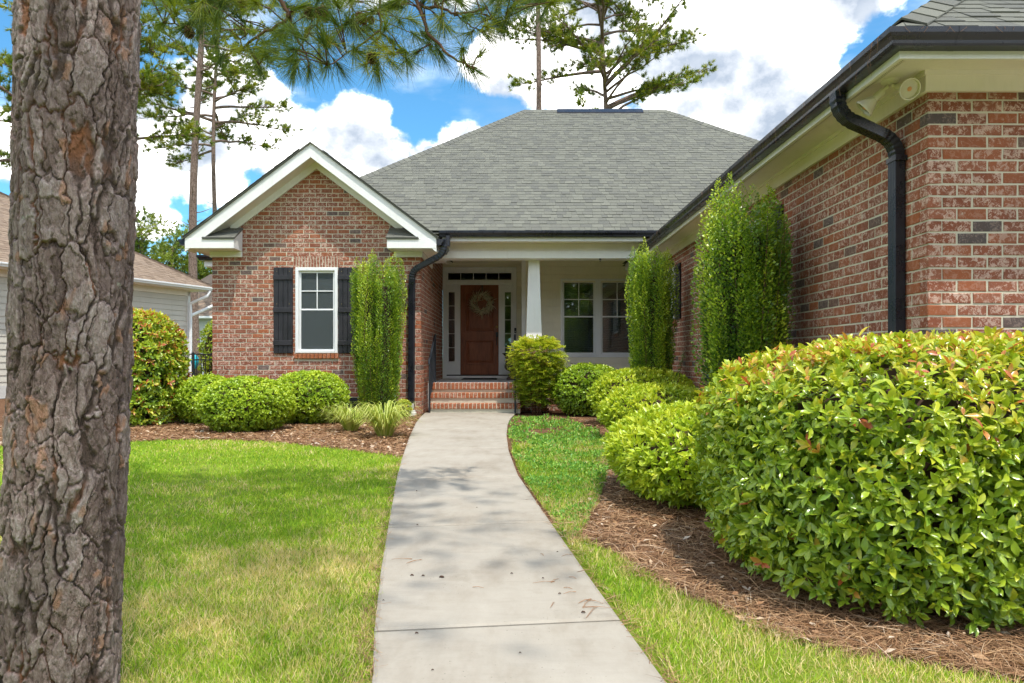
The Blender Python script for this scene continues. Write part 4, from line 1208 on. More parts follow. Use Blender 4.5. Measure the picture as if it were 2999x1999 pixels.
def railing(x, label):
    r = thing('stair_railing', (x, 13.05, 0.0), label, 'railing', 'iron railings beside the front steps')
    y0, y1 = 13.06, 14.02
    def top(y): return 1.00 + (y - y0 - 0.05) / (y1 - y0 - .05) * 0.46 if y > y0 + .05 else 1.00
    MB().cbox(x - .016, x + .016, y0 - .016, y0 + .016, 0.0, 0.965, .003).build('post', M['iron'], r)
    MB().cbox(x - .016, x + .016, y1 - .016, y1 + .016, PZ, 1.44, .003).build('post', M['iron'], r)
    MB().tube([(x, y0 - 0.10, 0.90), (x, y0 - .085, 0.955), (x, y0 - .03, 0.985), (x, y0 + .05, 1.01), (x, y1 - .02, top(y1)), (x, y1 + .05, top(y1) + .005), (x, y1 + .09, top(y1) - .03)], [.018, .021, .022, .022, .022, .021, .018], 8).build('handrail', M['iron'], r, smooth='auto')
    MB().tube([(x, y0, 0.30), (x, y1, 0.30 + 0.44)], .011, 6).build('bottom_rail', M['iron'], r)
    for k in range(1, 7):
        y = y0 + (y1 - y0) * k / 7
        MB().cbox(x - .007, x + .007, y - .007, y + .007, 0.31 + 0.44 * k / 7, top(y) - .01, .002).build('baluster', M['iron'], r)
    return r
railing(-1.502, 'dark iron stair railing against the brick porch wall beside the downspout')
railing(0.058, 'dark iron stair railing next to the urn and the feathery yellow-green shrub')

# urn planter
ux, uy = 0.005, 15.75
urn = thing('urn_planter', (ux, uy, PZ), 'dark iron urn planter on the porch beside the front door', 'urn')
MB().cbox(ux - .125, ux + .125, uy - .125, uy + .125, PZ, PZ + .045, .006).build('plinth', M['urn'], urn)
prof = [(0.11, .045), (0.105, .065), (0.055, .10), (0.045, .15), (0.05, .18), (0.115, .215), (0.150, .27), (0.152, .31), (0.148, .33), (0.16, .34), (0.155, .36), (0.150, .45), (0.165, .52), (0.195, .555), (0.215, .565), (0.215, .58), (0.185, .58), (0.165, .54), (0.0, .53)]
MB().lathe(prof, (ux, uy, PZ), 28).build('bowl', M['urn'], urn, smooth='auto')
for k in range(16):
    a = 2 * math.pi * k / 16; c, s = math.cos(a), math.sin(a)
    MB().tube([(ux + c * r, uy + s * r, PZ + h) for r, h in ((0.06, .19), (0.125, .22), (0.158, .275), (0.157, .325))], [.008, .014, .016, .008], 6).build('gadroon', M['urn'], urn, smooth='auto')
MB().lathe([(0.0, .56), (0.06, .60), (0.12, .575), (0.17, .548)], (ux, uy, PZ), 14).build('soil', M['dark_soil'], urn, smooth='auto')

# doormat
mt = thing('doormat', (dx(1412), 15.9, PZ), 'thin black doormat lying on the porch floor before the door', 'doormat')
mx0, mx1, my0, my1 = dx(1360), dx(1458), 15.75, 16.35
MB().cbox(mx0, mx1, my0, my1, PZ + .001, PZ + .016, .004).build('backing', M['mat'], mt)
for k in range(14):
    y = my0 + .02 + k * (my1 - my0 - .04) / 14
    MB().cbox(mx0 + .02, mx1 - .02, y, y + .028, PZ + .0165, PZ + .024, .003).build('rib', M['mat'], mt)
# doorbell
db = thing('doorbell', (dx(1510), Y0 - .02, dz(968)), 'small black video doorbell on the white door casing', 'doorbell')
MB().cbox(dx(1506.5), dx(1512.5), Y0 - .045, Y0 - .0205, dz(975), dz(960), .005).build('case', M['black_metal'], db)
MB().lathe([(0, .003), (.013, .002), (.014, 0)], (dx(1509.5), Y0 - .045, dz(971)), 14, (0, -1, 0)).build('button', M['porch_floor'], db, smooth='auto')
# wreath
wc = Vector((dx(1413), Y0 - .05, dz(889)))
wr = thing('wreath', wc, 'round twig wreath with dried grasses hanging on the wooden front door', 'wreath')
m = MB().tube([wc + Vector((math.cos(a) * .17, 0, math.sin(a) * .17)) for a in [2 * math.pi * k / 24 for k in range(25)]], .022, 6, 0.3, caps=False)
m.build('ring', M['twig'], wr, smooth=True)
n = 620
an = RNG.uniform(0, 2 * math.pi, n); rr = 0.17 + RNG.normal(0, .028, n)
pos = np.stack([wc.x + np.cos(an) * rr, wc.y - np.abs(RNG.normal(0, .025, n)), wc.z + np.sin(an) * rr], 1)
rad = np.stack([np.cos(an), -0.4 * np.ones(n), np.sin(an)], 1); tan = np.stack([-np.sin(an), 0 * an, np.cos(an)], 1)
A = unit(rad * RNG.uniform(-0.25, 1.0, (n, 1)) + tan * -RNG.uniform(0.4, 1.2, (n, 1)) + RNG.normal(0, .25, (n, 3)))
A, S, N2 = frame(A)
sc = np.stack([RNG.uniform(.07, .19, n), np.full(n, .0055), np.full(n, .0055)], 1)
tv = [(0, -1, 0), (0, .6, .8), (0, .6, -.8), (.6, -.9, .2), (.6, .5, 1.0), (.6, .5, -.6), (1, 0, .2)]
tf = [(0, 1, 3), (1, 4, 3), (1, 2, 4), (2, 5, 4), (2, 0, 5), (0, 3, 5), (3, 4, 6), (4, 5, 6), (5, 3, 6)]
V, Fc = scatter(tv, np.array(tf), pos, A, S, N2, sc)
np_obj('twigs', V, Fc, M['wreath'], wr, point={'tint': np.repeat(np.where(RNG.random(n) < .25, RNG.uniform(0, .4, n), RNG.uniform(.7, .93, n)), 7)})
n = 34; an = RNG.uniform(0, 2 * math.pi, n)
berry = MB()
for a in an:
    r = .17 + random.uniform(-.06, .06)
    berry.lathe([(0, -.012), (.010, -.006), (.010, .006), (0, .012)], wc + Vector((math.cos(a) * r, -.06, math.sin(a) * r)), 6, tint=1.0)
berry.build('berries', M['wreath'], wr, kind='stuff')
MB().box(wc.x - .012, wc.x + .012, Y0 - .012, Y0 - .006, wc.z + .18, az1 - .01).build('hanger', M['black_metal'], wr)

# flood light under the wing soffit
fc = Vector((2.605, 4.94, 2.914))
fl = thing('flood_light', fc, 'cream twin-head flood light fixed under the soffit near the downspout elbow', 'flood light')
MB().lathe([(0.0, -.022), (.045, -.022), (.058, -.014), (.062, 0.0)], fc, 24).build('base_plate', M['lamp_white'], fl, smooth='auto')
def head(root, ax, name, lens):
    ax = Vector(ax).normalized(); root = Vector(root)
    a = fc + (root - fc) * 0.25 - Z * .02
    h = MB().tube([a, root, root + ax * .02], [.013, .013, .02], 10)
    h.lathe([(0.0, 0.0), (.024, 0.0), (.027, .01), (.027, .075), (.034, .082), (.036, .09), (.062, .150), (.070, .160), (.070, .168), (.064, .168), (.060, .150), (0.0, .140)], root, 28, ax)
    o = h.build(name, M['lamp_white'], fl, smooth='auto')
    MB().lathe([(0.0, .1595), (.035, .158), (.0615, .154)], root, 28, ax).build('lens', M['lens'], o, smooth='auto')
    MB().lathe([(0.0, .164), (.012, .163), (.016, .1585)], root, 14, ax).build('bulb', M['bulb'], o, smooth='auto')
head(fc + Vector((-.032, .03, -.055)), (-.62, .30, -.62), 'lamp_head', True)
head(fc + Vector((.04, -.02, -.050)), (.02, -.86, -.40), 'lamp_head', True)

# ------------------------------------------------------------------ neighbour's house on the left
nb_house = thing('neighbour_house', (-10.6, 23.4, 0.2), 'beige sided neighbouring house with brown shingle roof and white gutter beyond the hedge', 'house')
NC = Vector((-10.62, 23.6, 0.0))                    # far corner of the visible wall
nu = Vector((0.368, 0.930, 0)).normalized(); nn_ = Vector((0.930, -0.368, 0)).normalized()
NL = 13.0; NO = NC - nu * NL; NZ = 3.36
def reparent_build(mb, name, mat, parent): return mb.build(name, M[mat], parent)
sw = siding('siding_wall', 'siding_grey', NO, nu, nn_, NL, 0.25, NZ - 0.18, 0.165, parent=nb_house)
xf(MB().box(-0.02, NL + .02, -0.1, 0.02, 0.0, 0.32), NO, nu, nn_).build('foundation', M['porch_floor'], nb_house)
xf(MB().cbox(NL - 0.1, NL + .02, -0.05, 0.03, 0.25, NZ - .17, .004), NO, nu, nn_).build('corner_board', M['white_trim'], nb_house)
xf(MB().box(0, NL + .4, -6.0, 0.45, NZ - 0.12, NZ - 0.08), NO, nu, nn_).build('soffit', M['cream_trim'], nb_house)
xf(MB().cbox(0, NL + .02, -0.03, 0.03, NZ - .30, NZ - .12, .004), NO, nu, nn_).build('frieze', M['cream_trim'], nb_house)
xf(MB().box(NL - 0.03, NL - 0.02, -8.0, 0.0, 0.0, NZ - .1), NO, nu, nn_).build('end_wall', M['siding_grey'], nb_house)
st = [(NO + nn_ * 0.45 + Z * (NZ - .10), nn_, Z), (NO + nu * (NL + .45) + nn_ * 0.45 + Z * (NZ - .10), nn_, Z)]
MB().sweep(GUT, st).build('gutter', M['vinyl_white'], nb_house)
# hip roof: eave along the wall, hip at the far corner
e0 = NO + nn_ * 0.5 + Z * NZ; e1 = NO + nu * (NL + .5) + nn_ * .5 + Z * NZ; nr = 4.5; npitch = 0.62
r0 = NO - nn_ * (nr - .5) + Z * (NZ + nr * npitch); r1 = NO + nu * (NL + .5 - nr) - nn_ * (nr - .5) + Z * (NZ + nr * npitch)
b1 = NO + nu * (NL + .5) - nn_ * (2 * nr - .5) + Z * NZ
nroof = MB().add([e0, e1, r1, r0, b1], [(0, 1, 2, 3), (1, 4, 2)]).build('roof', M['shingle_brown'], nb_house)
shingles(nroof, e0, nu, -nn_, 37, lambda h: 3.0, lambda h: NL + .5 - h, npitch, n_single=150, mat='shingle_brown', seed=31)
hip_caps(nroof, e1, r1, 0.45, nu + nn_, mat='shingle_brown', n=40, w=.13)
pv = e1 + (r1 - e1) * 0.40 + nu * -.3 + nn_ * .1
MB().tube([pv - Z * .3, pv + Z * 0.62], .055, 10).build('vent_pipe', M['pvc'], nb_house)
q0 = NC + nu * -0.05 + nn_ * 0.10
MB().tube([NC + nu * 0.38 + nn_ * .50 + Z * (NZ - .12), NC + nu * 0.30 + nn_ * .48 + Z * (NZ - .28), q0 + Z * (NZ - .55), q0 + Z * (NZ - .75), q0 + Z * 0.1], .05, 8).build('downspout', M['vinyl_white'], nb_house, smooth='auto')
MB().tube([NC + nu * 1.9 + nn_ * .55 + Z * (NZ - .25), q0 + nu * 1.0 + Z * (NZ - .55), q0 + Z * (NZ - .95)], .05, 8).build('downspout', M['vinyl_white'], nb_house, smooth='auto')
# far house behind it
fh = thing('far_house', (-18.0, 44.0, 0.0), 'distant grey house seen in the gap beside the gable, behind the pine trunk', 'house')
fw = siding('siding_wall', 'siding_far', (-22.0, 44.0, 0.0), U, N_, 6.5, 0.0, 3.5, 0.2, parent=fh)
fr_ = MB().add([(-22.5, 43.4, 3.6), (-15.0, 43.4, 3.6), (-17.5, 47.5, 6.6), (-20, 47.5, 6.6)], [(0, 1, 2, 3)]).build('roof', M['shingle_brown'], fh)
shingles(fr_, (0, 43.4, 3.6), U, (0, 1, 0), 30, lambda h: -22.5 + h * .61, lambda h: -15.0 - h * .61, 3.0 / 4.1, mat='shingle_brown', seed=8, wmin=.25, wmax=.4)
MB().cbox(-22.5, -15.0, 43.25, 43.4, 3.44, 3.58, .01).build('gutter', M['vinyl_white'], fh)
MB().cbox(-17.6, -16.6, 43.93, 44.0, 1.4, 2.6, .01).build('window', M['vinyl_white'], fh)
MB().box(-17.5, -16.7, 43.915, 43.93, 1.5, 2.5).build('pane', M['glass'], fh)

# black metal fence between the houses
fence = thing('metal_fence', (-6.6, 15.6, 0.0), 'black metal picket fence between the laurel hedge and the brick gable', 'fence')
fy = 15.6
def fxz(px): return (px - 1500) * fy / F
f0, f1 = fxz(500), fxz(660)
ztop = EYE + (1050 - 1035) * fy / F
for zz in (ztop - .012, ztop - .135, 0.12):
    MB().cbox(f0, f1, fy - .014, fy + .014, zz - .014, zz + .014, .003).build('rail', M['black_metal'], fence)
k = 0; x = f0
while x < f1:
    MB().cbox(x - .008, x + .008, fy - .008, fy + .008, 0.03, ztop - .03, .002).build('picket', M['black_metal'], fence); x += 0.095
for x in (f0, fxz(566), f1):
    MB().cbox(x - .025, x + .025, fy - .025, fy + .025, 0.0, ztop + .03, .004).build('post', M['black_metal'], fence)
# small turquoise thing behind the fence: a bird bath bowl on edge
tb = thing('garden_ornament', (-7.5, 17.2, 0.0), 'small turquoise garden ornament on a dark stake behind the metal fence', 'ornament')
tp = Vector(P(571, 1058, 17.2))
MB().lathe([(0, .16), (.05, .15), (.085, .08), (.09, 0), (.07, -.1), (.03, -.17), (0, -.18)], tp, 16).build('body', M['cyan_plastic'], tb, smooth='auto')
MB().tube([(tp.x, tp.y, 0), (tp.x, tp.y, tp.z - .15)], .012, 6).build('stake', M['black_metal'], tb)
# ------------------------------------------------------------------ ground, walkway, lawn, beds
gr = MB().add([(-400, -200, -0.06), (400, -200, -0.06), (400, 900, -0.06), (-400, 900, -0.06)], [(0, 1, 2, 3)]).build('ground', M['ground'])
tag(gr, kind='structure')
LE = [(1000, 2600), (1060, 2200), (1092, 1999), (1097, 1853), (1116, 1679), (1138, 1545), (1163, 1402), (1178, 1345), (1190, 1309), (1198, 1285), (1219, 1239), (1232, 1222), (1244, 1210.5)]
RE = [(2550, 2600), (2095, 2200), (1941, 1995), (1816, 1822), (1713, 1679), (1608, 1527), (1517, 1394), (1490, 1322), (1484, 1275), (1487, 1244), (1496, 1226), (1509, 1213), (1512, 1210.5)]
LEg = np.array([G(*p) for p in LE]); REg = np.array([G(*p) for p in RE])
def lx(d): return np.interp(d, LEg[:, 1], LEg[:, 0])
def rx(d): return np.interp(d, REg[:, 1], REg[:, 0])
walk = MB()
DSs = list(np.linspace(1.35, 13.1, 60))
vs = []
for d in DSs: vs += [(lx(d) + .012, d, -0.004), (rx(d) - .012, d, -0.004)]
walk.add(vs, [(2 * i, 2 * i + 1, 2 * i + 3, 2 * i + 2) for i in range(len(DSs) - 1)])
walkway = walk.build('walkway', M['dark_soil'])
tag(walkway, kind='structure')
# joints: (left py, right py) in the photograph
joints = [(2600, 2560), (1857, 1824), (1550, 1534), (1406, 1397), (1317, 1314), (1258, 1257)]
bounds = [(EYE * F / (a - 1050), EYE * F / (b - 1050)) for a, b in joints] + [(13.11, 13.11)]
for i in range(len(bounds) - 1):
    (a0, b0), (a1, b1) = bounds[i], bounds[i + 1]
    g = 0.007
    n = 14; L_, R_ = [], []
    for k in range(n + 1):
        t = k / n
        dl = a0 + g + (a1 - a0 - 2 * g) * t; dr = b0 + g + (b1 - b0 - 2 * g) * t
        L_.append((float(lx(dl)), dl)); R_.append((float(rx(dr)), dr))
    loop = L_ + R_[::-1]
    c = 0.016; m = MB(); N3 = len(loop)
    ring = []
    for j, (x, y) in enumerate(loop):
        cxm = (lx(y) + rx(y)) / 2
        dxs = c if x < cxm else -c
        dys = c if j in (0, N3 - 1) else (-c if j in (n, n + 1) else 0)
        ring.append((x + dxs, y + dys))
    ci = sum(p[0] for p in ring) / N3
    vs = [(x, y, -0.05) for x, y in loop] + [(x, y, 0.010) for x, y in loop] + [(x, y, 0.016) for x, y in ring]
    fs = []
    for j in range(N3):
        q = (j + 1) % N3
        fs += [(j, q, N3 + q, N3 + j), (N3 + j, N3 + q, 2 * N3 + q, 2 * N3 + j)]
    top = [2 * N3 + j for j in range(N3)]
    for k in range(n): fs.append((top[k], top[N3 - 1 - k], top[N3 - 2 - k], top[k + 1]))
    m.add(vs, fs, random.random()).build('concrete_slab', M['concrete'], walkway)
# added concrete paving, unseen right of the frame, bounces neutral light onto wing eaves
dr = MB()
for i in range(4):
    for k in range(6):
        dr.cbox(3.40 + i * 2.2 + .006, 3.40 + (i + 1) * 2.2 - .006, -14.0 + k * 3.02 + .006, -14.0 + (k + 1) * 3.02 - .006, -.05, .010, .008, random.random())
tag(dr.build('bounce_paving', M['concrete']), kind='structure')
# lawn far edge on the left, lawn edge on the right
LAWN_L = np.array([G(*p) for p in [(-400, 1330), (100, 1300), (365, 1292), (560, 1286), (750, 1290), (900, 1303), (1050, 1320), (1180, 1337)]])
LAWN_R = [(1640, 1535), (1669, 1552), (1770, 1600), (1892, 1672), (1999, 1739), (2268, 1840), (2491, 1911), (2803, 1962), (2999, 1997), (3300, 2060)]
LAWN_Rg = np.array([G(*p) for p in LAWN_R])
def lawn_far(x): return np.interp(x, LAWN_L[:, 0], LAWN_L[:, 1])
def in_left_lawn(x, y):
    return (y < lawn_far(x)) & (x < lx(y) - 0.03)
def rl_edge(y): return np.interp(y, LAWN_Rg[::-1, 1], LAWN_Rg[::-1, 0])
def in_right_lawn(x, y):
    return (y < 4.35) & (x > rx(y) + 0.03) & (x < rl_edge(y))
COVER = np.array([G(*p) for p in [(1700, 1560), (1745, 1480), (1775, 1400), (1790, 1330), (1760, 1275), (1700, 1240), (1600, 1220)]])
def cover_edge(y): return np.interp(y, COVER[:, 1], COVER[:, 0])
def in_cover(x, y):
    return (y > 4.0) & (y < 12.3) & (x > rx(y) + 0.03) & (x < cover_edge(y))
def height_lawn(x, y): return 0.012 * (fbm(np.stack([x * .6, y * .6], 1), 2, 5) - .5)
# lawn sheets follow the edges
def sheet(name, mat, rows, z, tagk='structure'):
    """rows: list of (y, x0, x1)"""
    m = MB(); nx = 24; vs = []
    for (y, a, b) in rows:
        for i in range(nx + 1): vs.append((a + (b - a) * i / nx, y, z))
    m.add(vs, [(r * (nx + 1) + i, r * (nx + 1) + i + 1, (r + 1) * (nx + 1) + i + 1, (r + 1) * (nx + 1) + i) for r in range(len(rows) - 1) for i in range(nx)])
    o = m.build(name, M[mat]); tag(o, kind=tagk); return o
xs = np.linspace(-14, float(LAWN_L[-1, 0]), 60)
m = MB(); vs = []
for x in xs: 
    yf = float(lawn_far(x)); 
    for k in range(25): vs.append((x, 0.2 + (yf - 0.2) * k / 24, -0.006))
m.add(vs, [(i * 25 + k, (i + 1) * 25 + k, (i + 1) * 25 + k + 1, i * 25 + k + 1) for i in range(59) for k in range(24)])
# piece between the last column and the walkway edge
x_l = float(LAWN_L[-1, 0]); ys = np.linspace(0.2, float(LAWN_L[-1, 1]), 40); vs = []
for y in ys: vs += [(x_l, y, -0.006), (max(float(lx(y)), x_l), y, -0.006)]
m.add(vs, [(2 * i, 2 * i + 1, 2 * i + 3, 2 * i + 2) for i in range(39)])
lawn = m.build('lawn', M['lawn']); tag(lawn, kind='structure')
ys = np.linspace(1.4, 4.4, 40); rows = [(float(y), float(rx(y)), float(max(rl_edge(y), rx(y) + .01))) for y in ys]
sheet('lawn_strip', 'lawn', rows, -0.006)
sheet('mulch_bed', 'mulch', [(y, -14.0, -0.3) for y in np.linspace(6.5, 24.0, 20)], -0.014)
sheet('mulch_bed_right', 'mulch', [(y, -0.6, 4.5) for y in np.linspace(1.6, 14.0, 30)], -0.014)

# ---- grass blades
BT = [(0, -1, 0), (0, 1, 0), (.55, -.75, .10), (.55, .75, .10), (1, 0, .38)]
BF = np.array([(0, 1, 3), (0, 3, 2), (2, 3, 4)])
def grass(name, inside, xr, yr, n, hgt, wid, drybase, label, keep=None):
    x = RNG.uniform(*xr, n)
    # uniform in 1/y so that near ground gets more blades
    iy = RNG.uniform(1 / yr[1], 1 / yr[0], n); y = 1 / iy
    ok = inside(x, y) & (np.abs(x) < 0.78 * y + .15)
    x, y = x[ok], y[ok]
    P2 = np.stack([x, y], 1)
    patch = fbm(P2 * 1.1 + 4.0, 3, 2); fine = fbm(P2 * 6.0, 2, 9)
    thin = fbm(P2 * np.array([2.2, 1.3]) + 11, 2, 31)
    ok = RNG.random(len(x)) < np.clip(0.45 + 2.2 * (thin - .3), .25, 1.0)
    x, y, P2, patch, fine = x[ok], y[ok], P2[ok], patch[ok], fine[ok]
    n = len(x)
    dry = drybase(x, y) + (patch - .5) * 1.5 + (fine - .5) * .9
    isdry = RNG.random(n) < np.clip(dry, 0.04, .92)
    t = np.where(isdry, RNG.uniform(.68, 1.0, n), np.clip(RNG.normal(.37, .15, n) + (patch - .5) * .25, 0, .64))
    lean = RNG.normal(0, .45, (n, 2)) + np.array([.05, .0])
    A = unit(np.stack([lean[:, 0], lean[:, 1], np.ones(n)], 1)); A, S, N2 = frame(A)
    far = np.clip(y / 4.0, .75, 2.6)
    L = hgt * RNG.uniform(.45, 1.25, n) * np.where(isdry, 1.05, 1.0); W = wid * far * RNG.uniform(.7, 1.3, n)
    V, Fc = scatter(BT, BF, np.stack([x, y, np.full(n, -.008)], 1), A, S, N2, np.stack([L, W, L], 1))
    o = np_obj(name, V, Fc, M['grass_blade'], point={'tint': np.repeat(t, 5)}, kind='stuff')
    tag(o, label, 'grass')
    return o
def dryL(x, y): return 0.05 + 0.34 * np.exp(-((y - 3.2) / .60) ** 2) - 0.02 * (y - 4) * (y > 4) + .16 * (y < 2.9)
grass('lawn_grass', in_left_lawn, (-7.0, 0.2), (1.9, 9.2), 560000, .034, .0018, dryL, 'short green lawn grass with dry straw patches beside the walkway')
def dryR(x, y): return 0.34 + 0 * x
grass('strip_grass', in_right_lawn, (0.3, 3.4), (1.9, 4.5), 130000, .038, .0018, dryR, 'thin lawn strip between the walkway and the pine straw bed')
# grass overhanging the walkway edges and growing in the cover
def edgeL(x, y): return (np.abs(x - lx(y) + .025) < .03) & (y < 7.4)
grass('edge_grass', edgeL, (-1.3, 0.0), (1.9, 7.4), 60000, .035, .0015, dryL, 'grass tufts along the left walkway edge')
def covergrass(x, y): return in_cover(x, y) & (y < 8.5)
grass('cover_grass', covergrass, (0.0, 1.6), (4.0, 8.5), 50000, .05, .0016, lambda x, y: .30 + 0 * x, 'grass growing through the ground cover')

# ---- ground cover
n = 60000
x = RNG.uniform(-0.3, 2.0, n); y = 1 / RNG.uniform(1 / 12.3, 1 / 4.0, n)
ok = in_cover(x, y); x, y = x[ok], y[ok]
P2 = np.stack([x, y], 1); dn = fbm(P2 * 2.3, 3, 17)
ok = RNG.random(len(x)) < np.clip((dn - .33) * 4.2, 0.05, 1); x, y = x[ok], y[ok]; n = len(x)
P2 = np.stack([x, y], 1)
zc = np.clip(fbm(P2 * 4.5, 2, 21) - .3, 0, 1) * .14 * RNG.uniform(.2, 1, n)
A = unit(RNG.normal(0, .8, (n, 3)) + np.array([0, 0, .75])); A, S, N2 = frame(A)
k = np.clip(y / 6, .8, 1.6)
V, Fc = scatter([(0, 0, 0), (.5, -1, .1), (.5, 1, .1), (1, 0, 0)], np.array([(0, 2, 1), (1, 2, 3)]), np.stack([x, y, zc], 1), A, S, N2,
                np.stack([RNG.uniform(.016, .036, n) * k, RNG.uniform(.004, .009, n) * k, np.full(n, .01)], 1))
o = np_obj('ground_cover', V, Fc, M['cover_leaf'], point={'tint': np.repeat(np.clip(RNG.normal(.5, .22, n), 0, 1), 4)}, kind='stuff')
tag(o, 'low bright green ground cover between the walkway and the round shrubs', 'ground cover')

# ---- pine straw and dead leaves on the beds
def straw(name, inside, xr, yr, n, lab, tmean=.5):
    x = RNG.uniform(*xr, n); y = 1 / RNG.uniform(1 / yr[1], 1 / yr[0], n)
    ok = inside(x, y); x, y = x[ok], y[ok]; n = len(x)
    a = RNG.uniform(0, 2 * math.pi, n)
    A = unit(np.stack([np.cos(a), np.sin(a), RNG.normal(0, .16, n)], 1)); A, S, N2 = frame(A, np.tile([0, 0, 1.0], (n, 1)) + RNG.normal(0, .3, (n, 3)))
    L = RNG.uniform(.06, .17, n); k = np.clip(y / 3.5, .8, 2.8)
    z = RNG.uniform(-.012, .020, n)
    V, Fc = scatter([(-.5, -1, 0), (-.5, 1, 0), (0, -1, .06), (0, 1, .06), (.5, 0, 0)], np.array([(0, 1, 3), (0, 3, 2), (2, 3, 4)]), np.stack([x, y, z], 1), A, S, N2,
                    np.stack([L, .0011 * k * RNG.uniform(.7, 1.4, n), L], 1))
    o = np_obj(name, V, Fc, M['straw'], point={'tint': np.repeat(np.clip(RNG.normal(tmean, .22, n), 0, .92), 5)}, kind='stuff')
    tag(o, lab, 'pine straw')
def in_rbed(x, y): return (x > np.where(y < 4.3, rl_edge(y) - .05 + .05 * np.sin(y * 9), cover_edge(y) - .12)) & (x < 2.75) & (y > 1.9) & (y < 13)
def in_lbed(x, y): return (y > lawn_far(x) - .05) & (y < 12.7) & (x < lx(y) - .02) & (x > -7.5)
straw('pine_straw', in_rbed, (0.3, 3.2), (1.9, 12), 60000, 'brown pine straw and leaf litter under the right-hand shrubs')
straw('bed_straw', in_lbed, (-7.5, -0.5), (7.2, 12.7), 42000, 'brown pine straw mulch under the left-hand shrubs', .42)
def litter(name, inside, xr, yr, n, lab, s=.019):
    x = RNG.uniform(*xr, n); y = 1 / RNG.uniform(1 / yr[1], 1 / yr[0], n)
    ok = inside(x, y); x, y = x[ok], y[ok]; n = len(x)
    a = RNG.uniform(0, 2 * math.pi, n)
    A = unit(np.stack([np.cos(a), np.sin(a), RNG.normal(0, .25, n)], 1)); A, S, N2 = frame(A, np.tile([0, 0, 1.0], (n, 1)) + RNG.normal(0, .35, (n, 3)))
    k = s * RNG.uniform(.5, 1.5, n)
    V, Fc = scatter([(-1, 0, .1), (0, -.5, .28), (0, 0, 0), (0, .5, .28), (1, 0, .2)], np.array([(0, 2, 1), (0, 3, 2), (1, 2, 4), (2, 3, 4)]), np.stack([x, y, RNG.uniform(.0, .02, n)], 1), A, S, N2, np.stack([k, k, k], 1))
    o = np_obj(name, V, Fc, M['straw'], point={'tint': np.repeat(np.where(RNG.random(n) < .22, RNG.uniform(.85, .98, n), RNG.uniform(.1, .8, n)), 5)}, kind='stuff')
    tag(o, lab, 'leaf litter')
litter('leaf_litter', in_rbed, (0.3, 3.2), (1.9, 12), 2200, 'dead leaves lying on the right-hand pine straw')
litter('bark_chips', in_lbed, (-7.5, -.5), (7.2, 12.7), 9000, 'bark chips on the left-hand shrub bed', .022)
# dark soil line and debris beside the walkway, crumbs and needles on the slabs
def seam(x, y): return ((np.abs(x - lx(y) + .02) < .03) | (np.abs(x - rx(y) - .02) < .03)) & (y < 9)
straw('edge_debris', seam, (-1.4, 1.8), (1.9, 9), 26000, 'reddish pine debris along the walkway edges', .3)
deb = [(478, 795, .045, 'n'), (398, 780, .05, 'n'), (1330, 935, .05, 'n'), (1400, 925, .035, 'n'), (1385, 1085, .035, 'n'), (900, 970, .025, 'n'), (1640, 1135, .07, 'n'), (1610, 1080, .05, 'n'), (1700, 1105, .07, 'n'), (1600, 1060, .04, 'n'), (1490, 975, .02, 'n'), (1500, 1005, .03, 'n'), (1320, 750, .02, 'n'), (1480, 755, .03, 'n'), (1520, 905, .02, 'n'), (1665, 1065, .04, 'n')]
for k, (u_, v_, l_, _) in enumerate(deb):
    gx_, gy_ = G(1000 + u_ / 2.243, 1300 + v_ / 2.243); a = random.uniform(0, math.pi)
    c_, s_ = math.cos(a) * l_, math.sin(a) * l_
    m = MB()
    for dd in (0, .12, -.1):
        m.tube([(gx_ - c_, gy_ - s_, .0185), (gx_ + random.uniform(-.006, .006), gy_ + dd * s_, .023), (gx_ + c_ + dd * s_, gy_ + s_ - dd * c_, .0185)], .0006, 4, .4)
    o = m.build('fallen_needle', M['straw']); tag(o, 'fallen brown pine needle bundle lying on the concrete walkway', 'pine needle', 'fallen needles on the walkway')
chips = [(660, 902, .011), (465, 890, .008), (538, 893, .007), (1120, 878, .006), (1325, 910, .005), (1435, 1013, .006), (1590, 1138, .008), (495, 1278, .006), (1420, 733, .004), (500, 552, .006), (890, 436, .004), (600, 1525, .004), (277, 1058, .004), (1175, 1410, .004), (495, 325, .006)]
for (u_, v_, r_) in chips:
    gx_, gy_ = G(1000 + u_ / 2.243, 1300 + v_ / 2.243)
    m = MB().tube([(gx_ - r_, gy_, .019), (gx_ - r_ * .4, gy_ + r_ * .2, .022), (gx_ + r_ * .5, gy_ - r_ * .2, .022), (gx_ + r_, gy_, .019)], [r_ * .2, r_ * .42, r_ * .4, r_ * .15], 6, random.uniform(.0, .3))
    o = m.build('bark_crumb', M['twig']); tag(o, 'small dark crumb of pine bark on the concrete walkway', 'bark crumb', 'bark crumbs on the walkway')
# ------------------------------------------------------------------ shrubs
L4 = ([(0, 0, 0), (.50, -.5, .10), (.50, 0, 0), (.50, .5, .10), (1, 0, -.06)], np.array([(0, 2, 1), (0, 3, 2), (1, 2, 4), (2, 3, 4)]))
L2 = ([(0, 0, 0), (.50, -.5, .08), (.50, .5, .08), (1, 0, 0)], np.array([(0, 2, 1), (1, 2, 3)]))
L8 = ([(0, 0, 0), (.28, -.36, .06), (.28, 0, -.01), (.28, .36, .06), (.62, -.48, .085), (.62, 0, 0.01), (.62, .48, .085), (.85, -.27, .04), (.85, 0, -.01), (.85, .27, .04), (1.02, 0, -.09)],
      np.array([(0, 2, 1), (0, 3, 2), (1, 2, 5), (1, 5, 4), (2, 3, 6), (2, 6, 5), (4, 5, 8), (4, 8, 7), (5, 6, 9), (5, 9, 8), (7, 8, 10), (8, 9, 10)]))
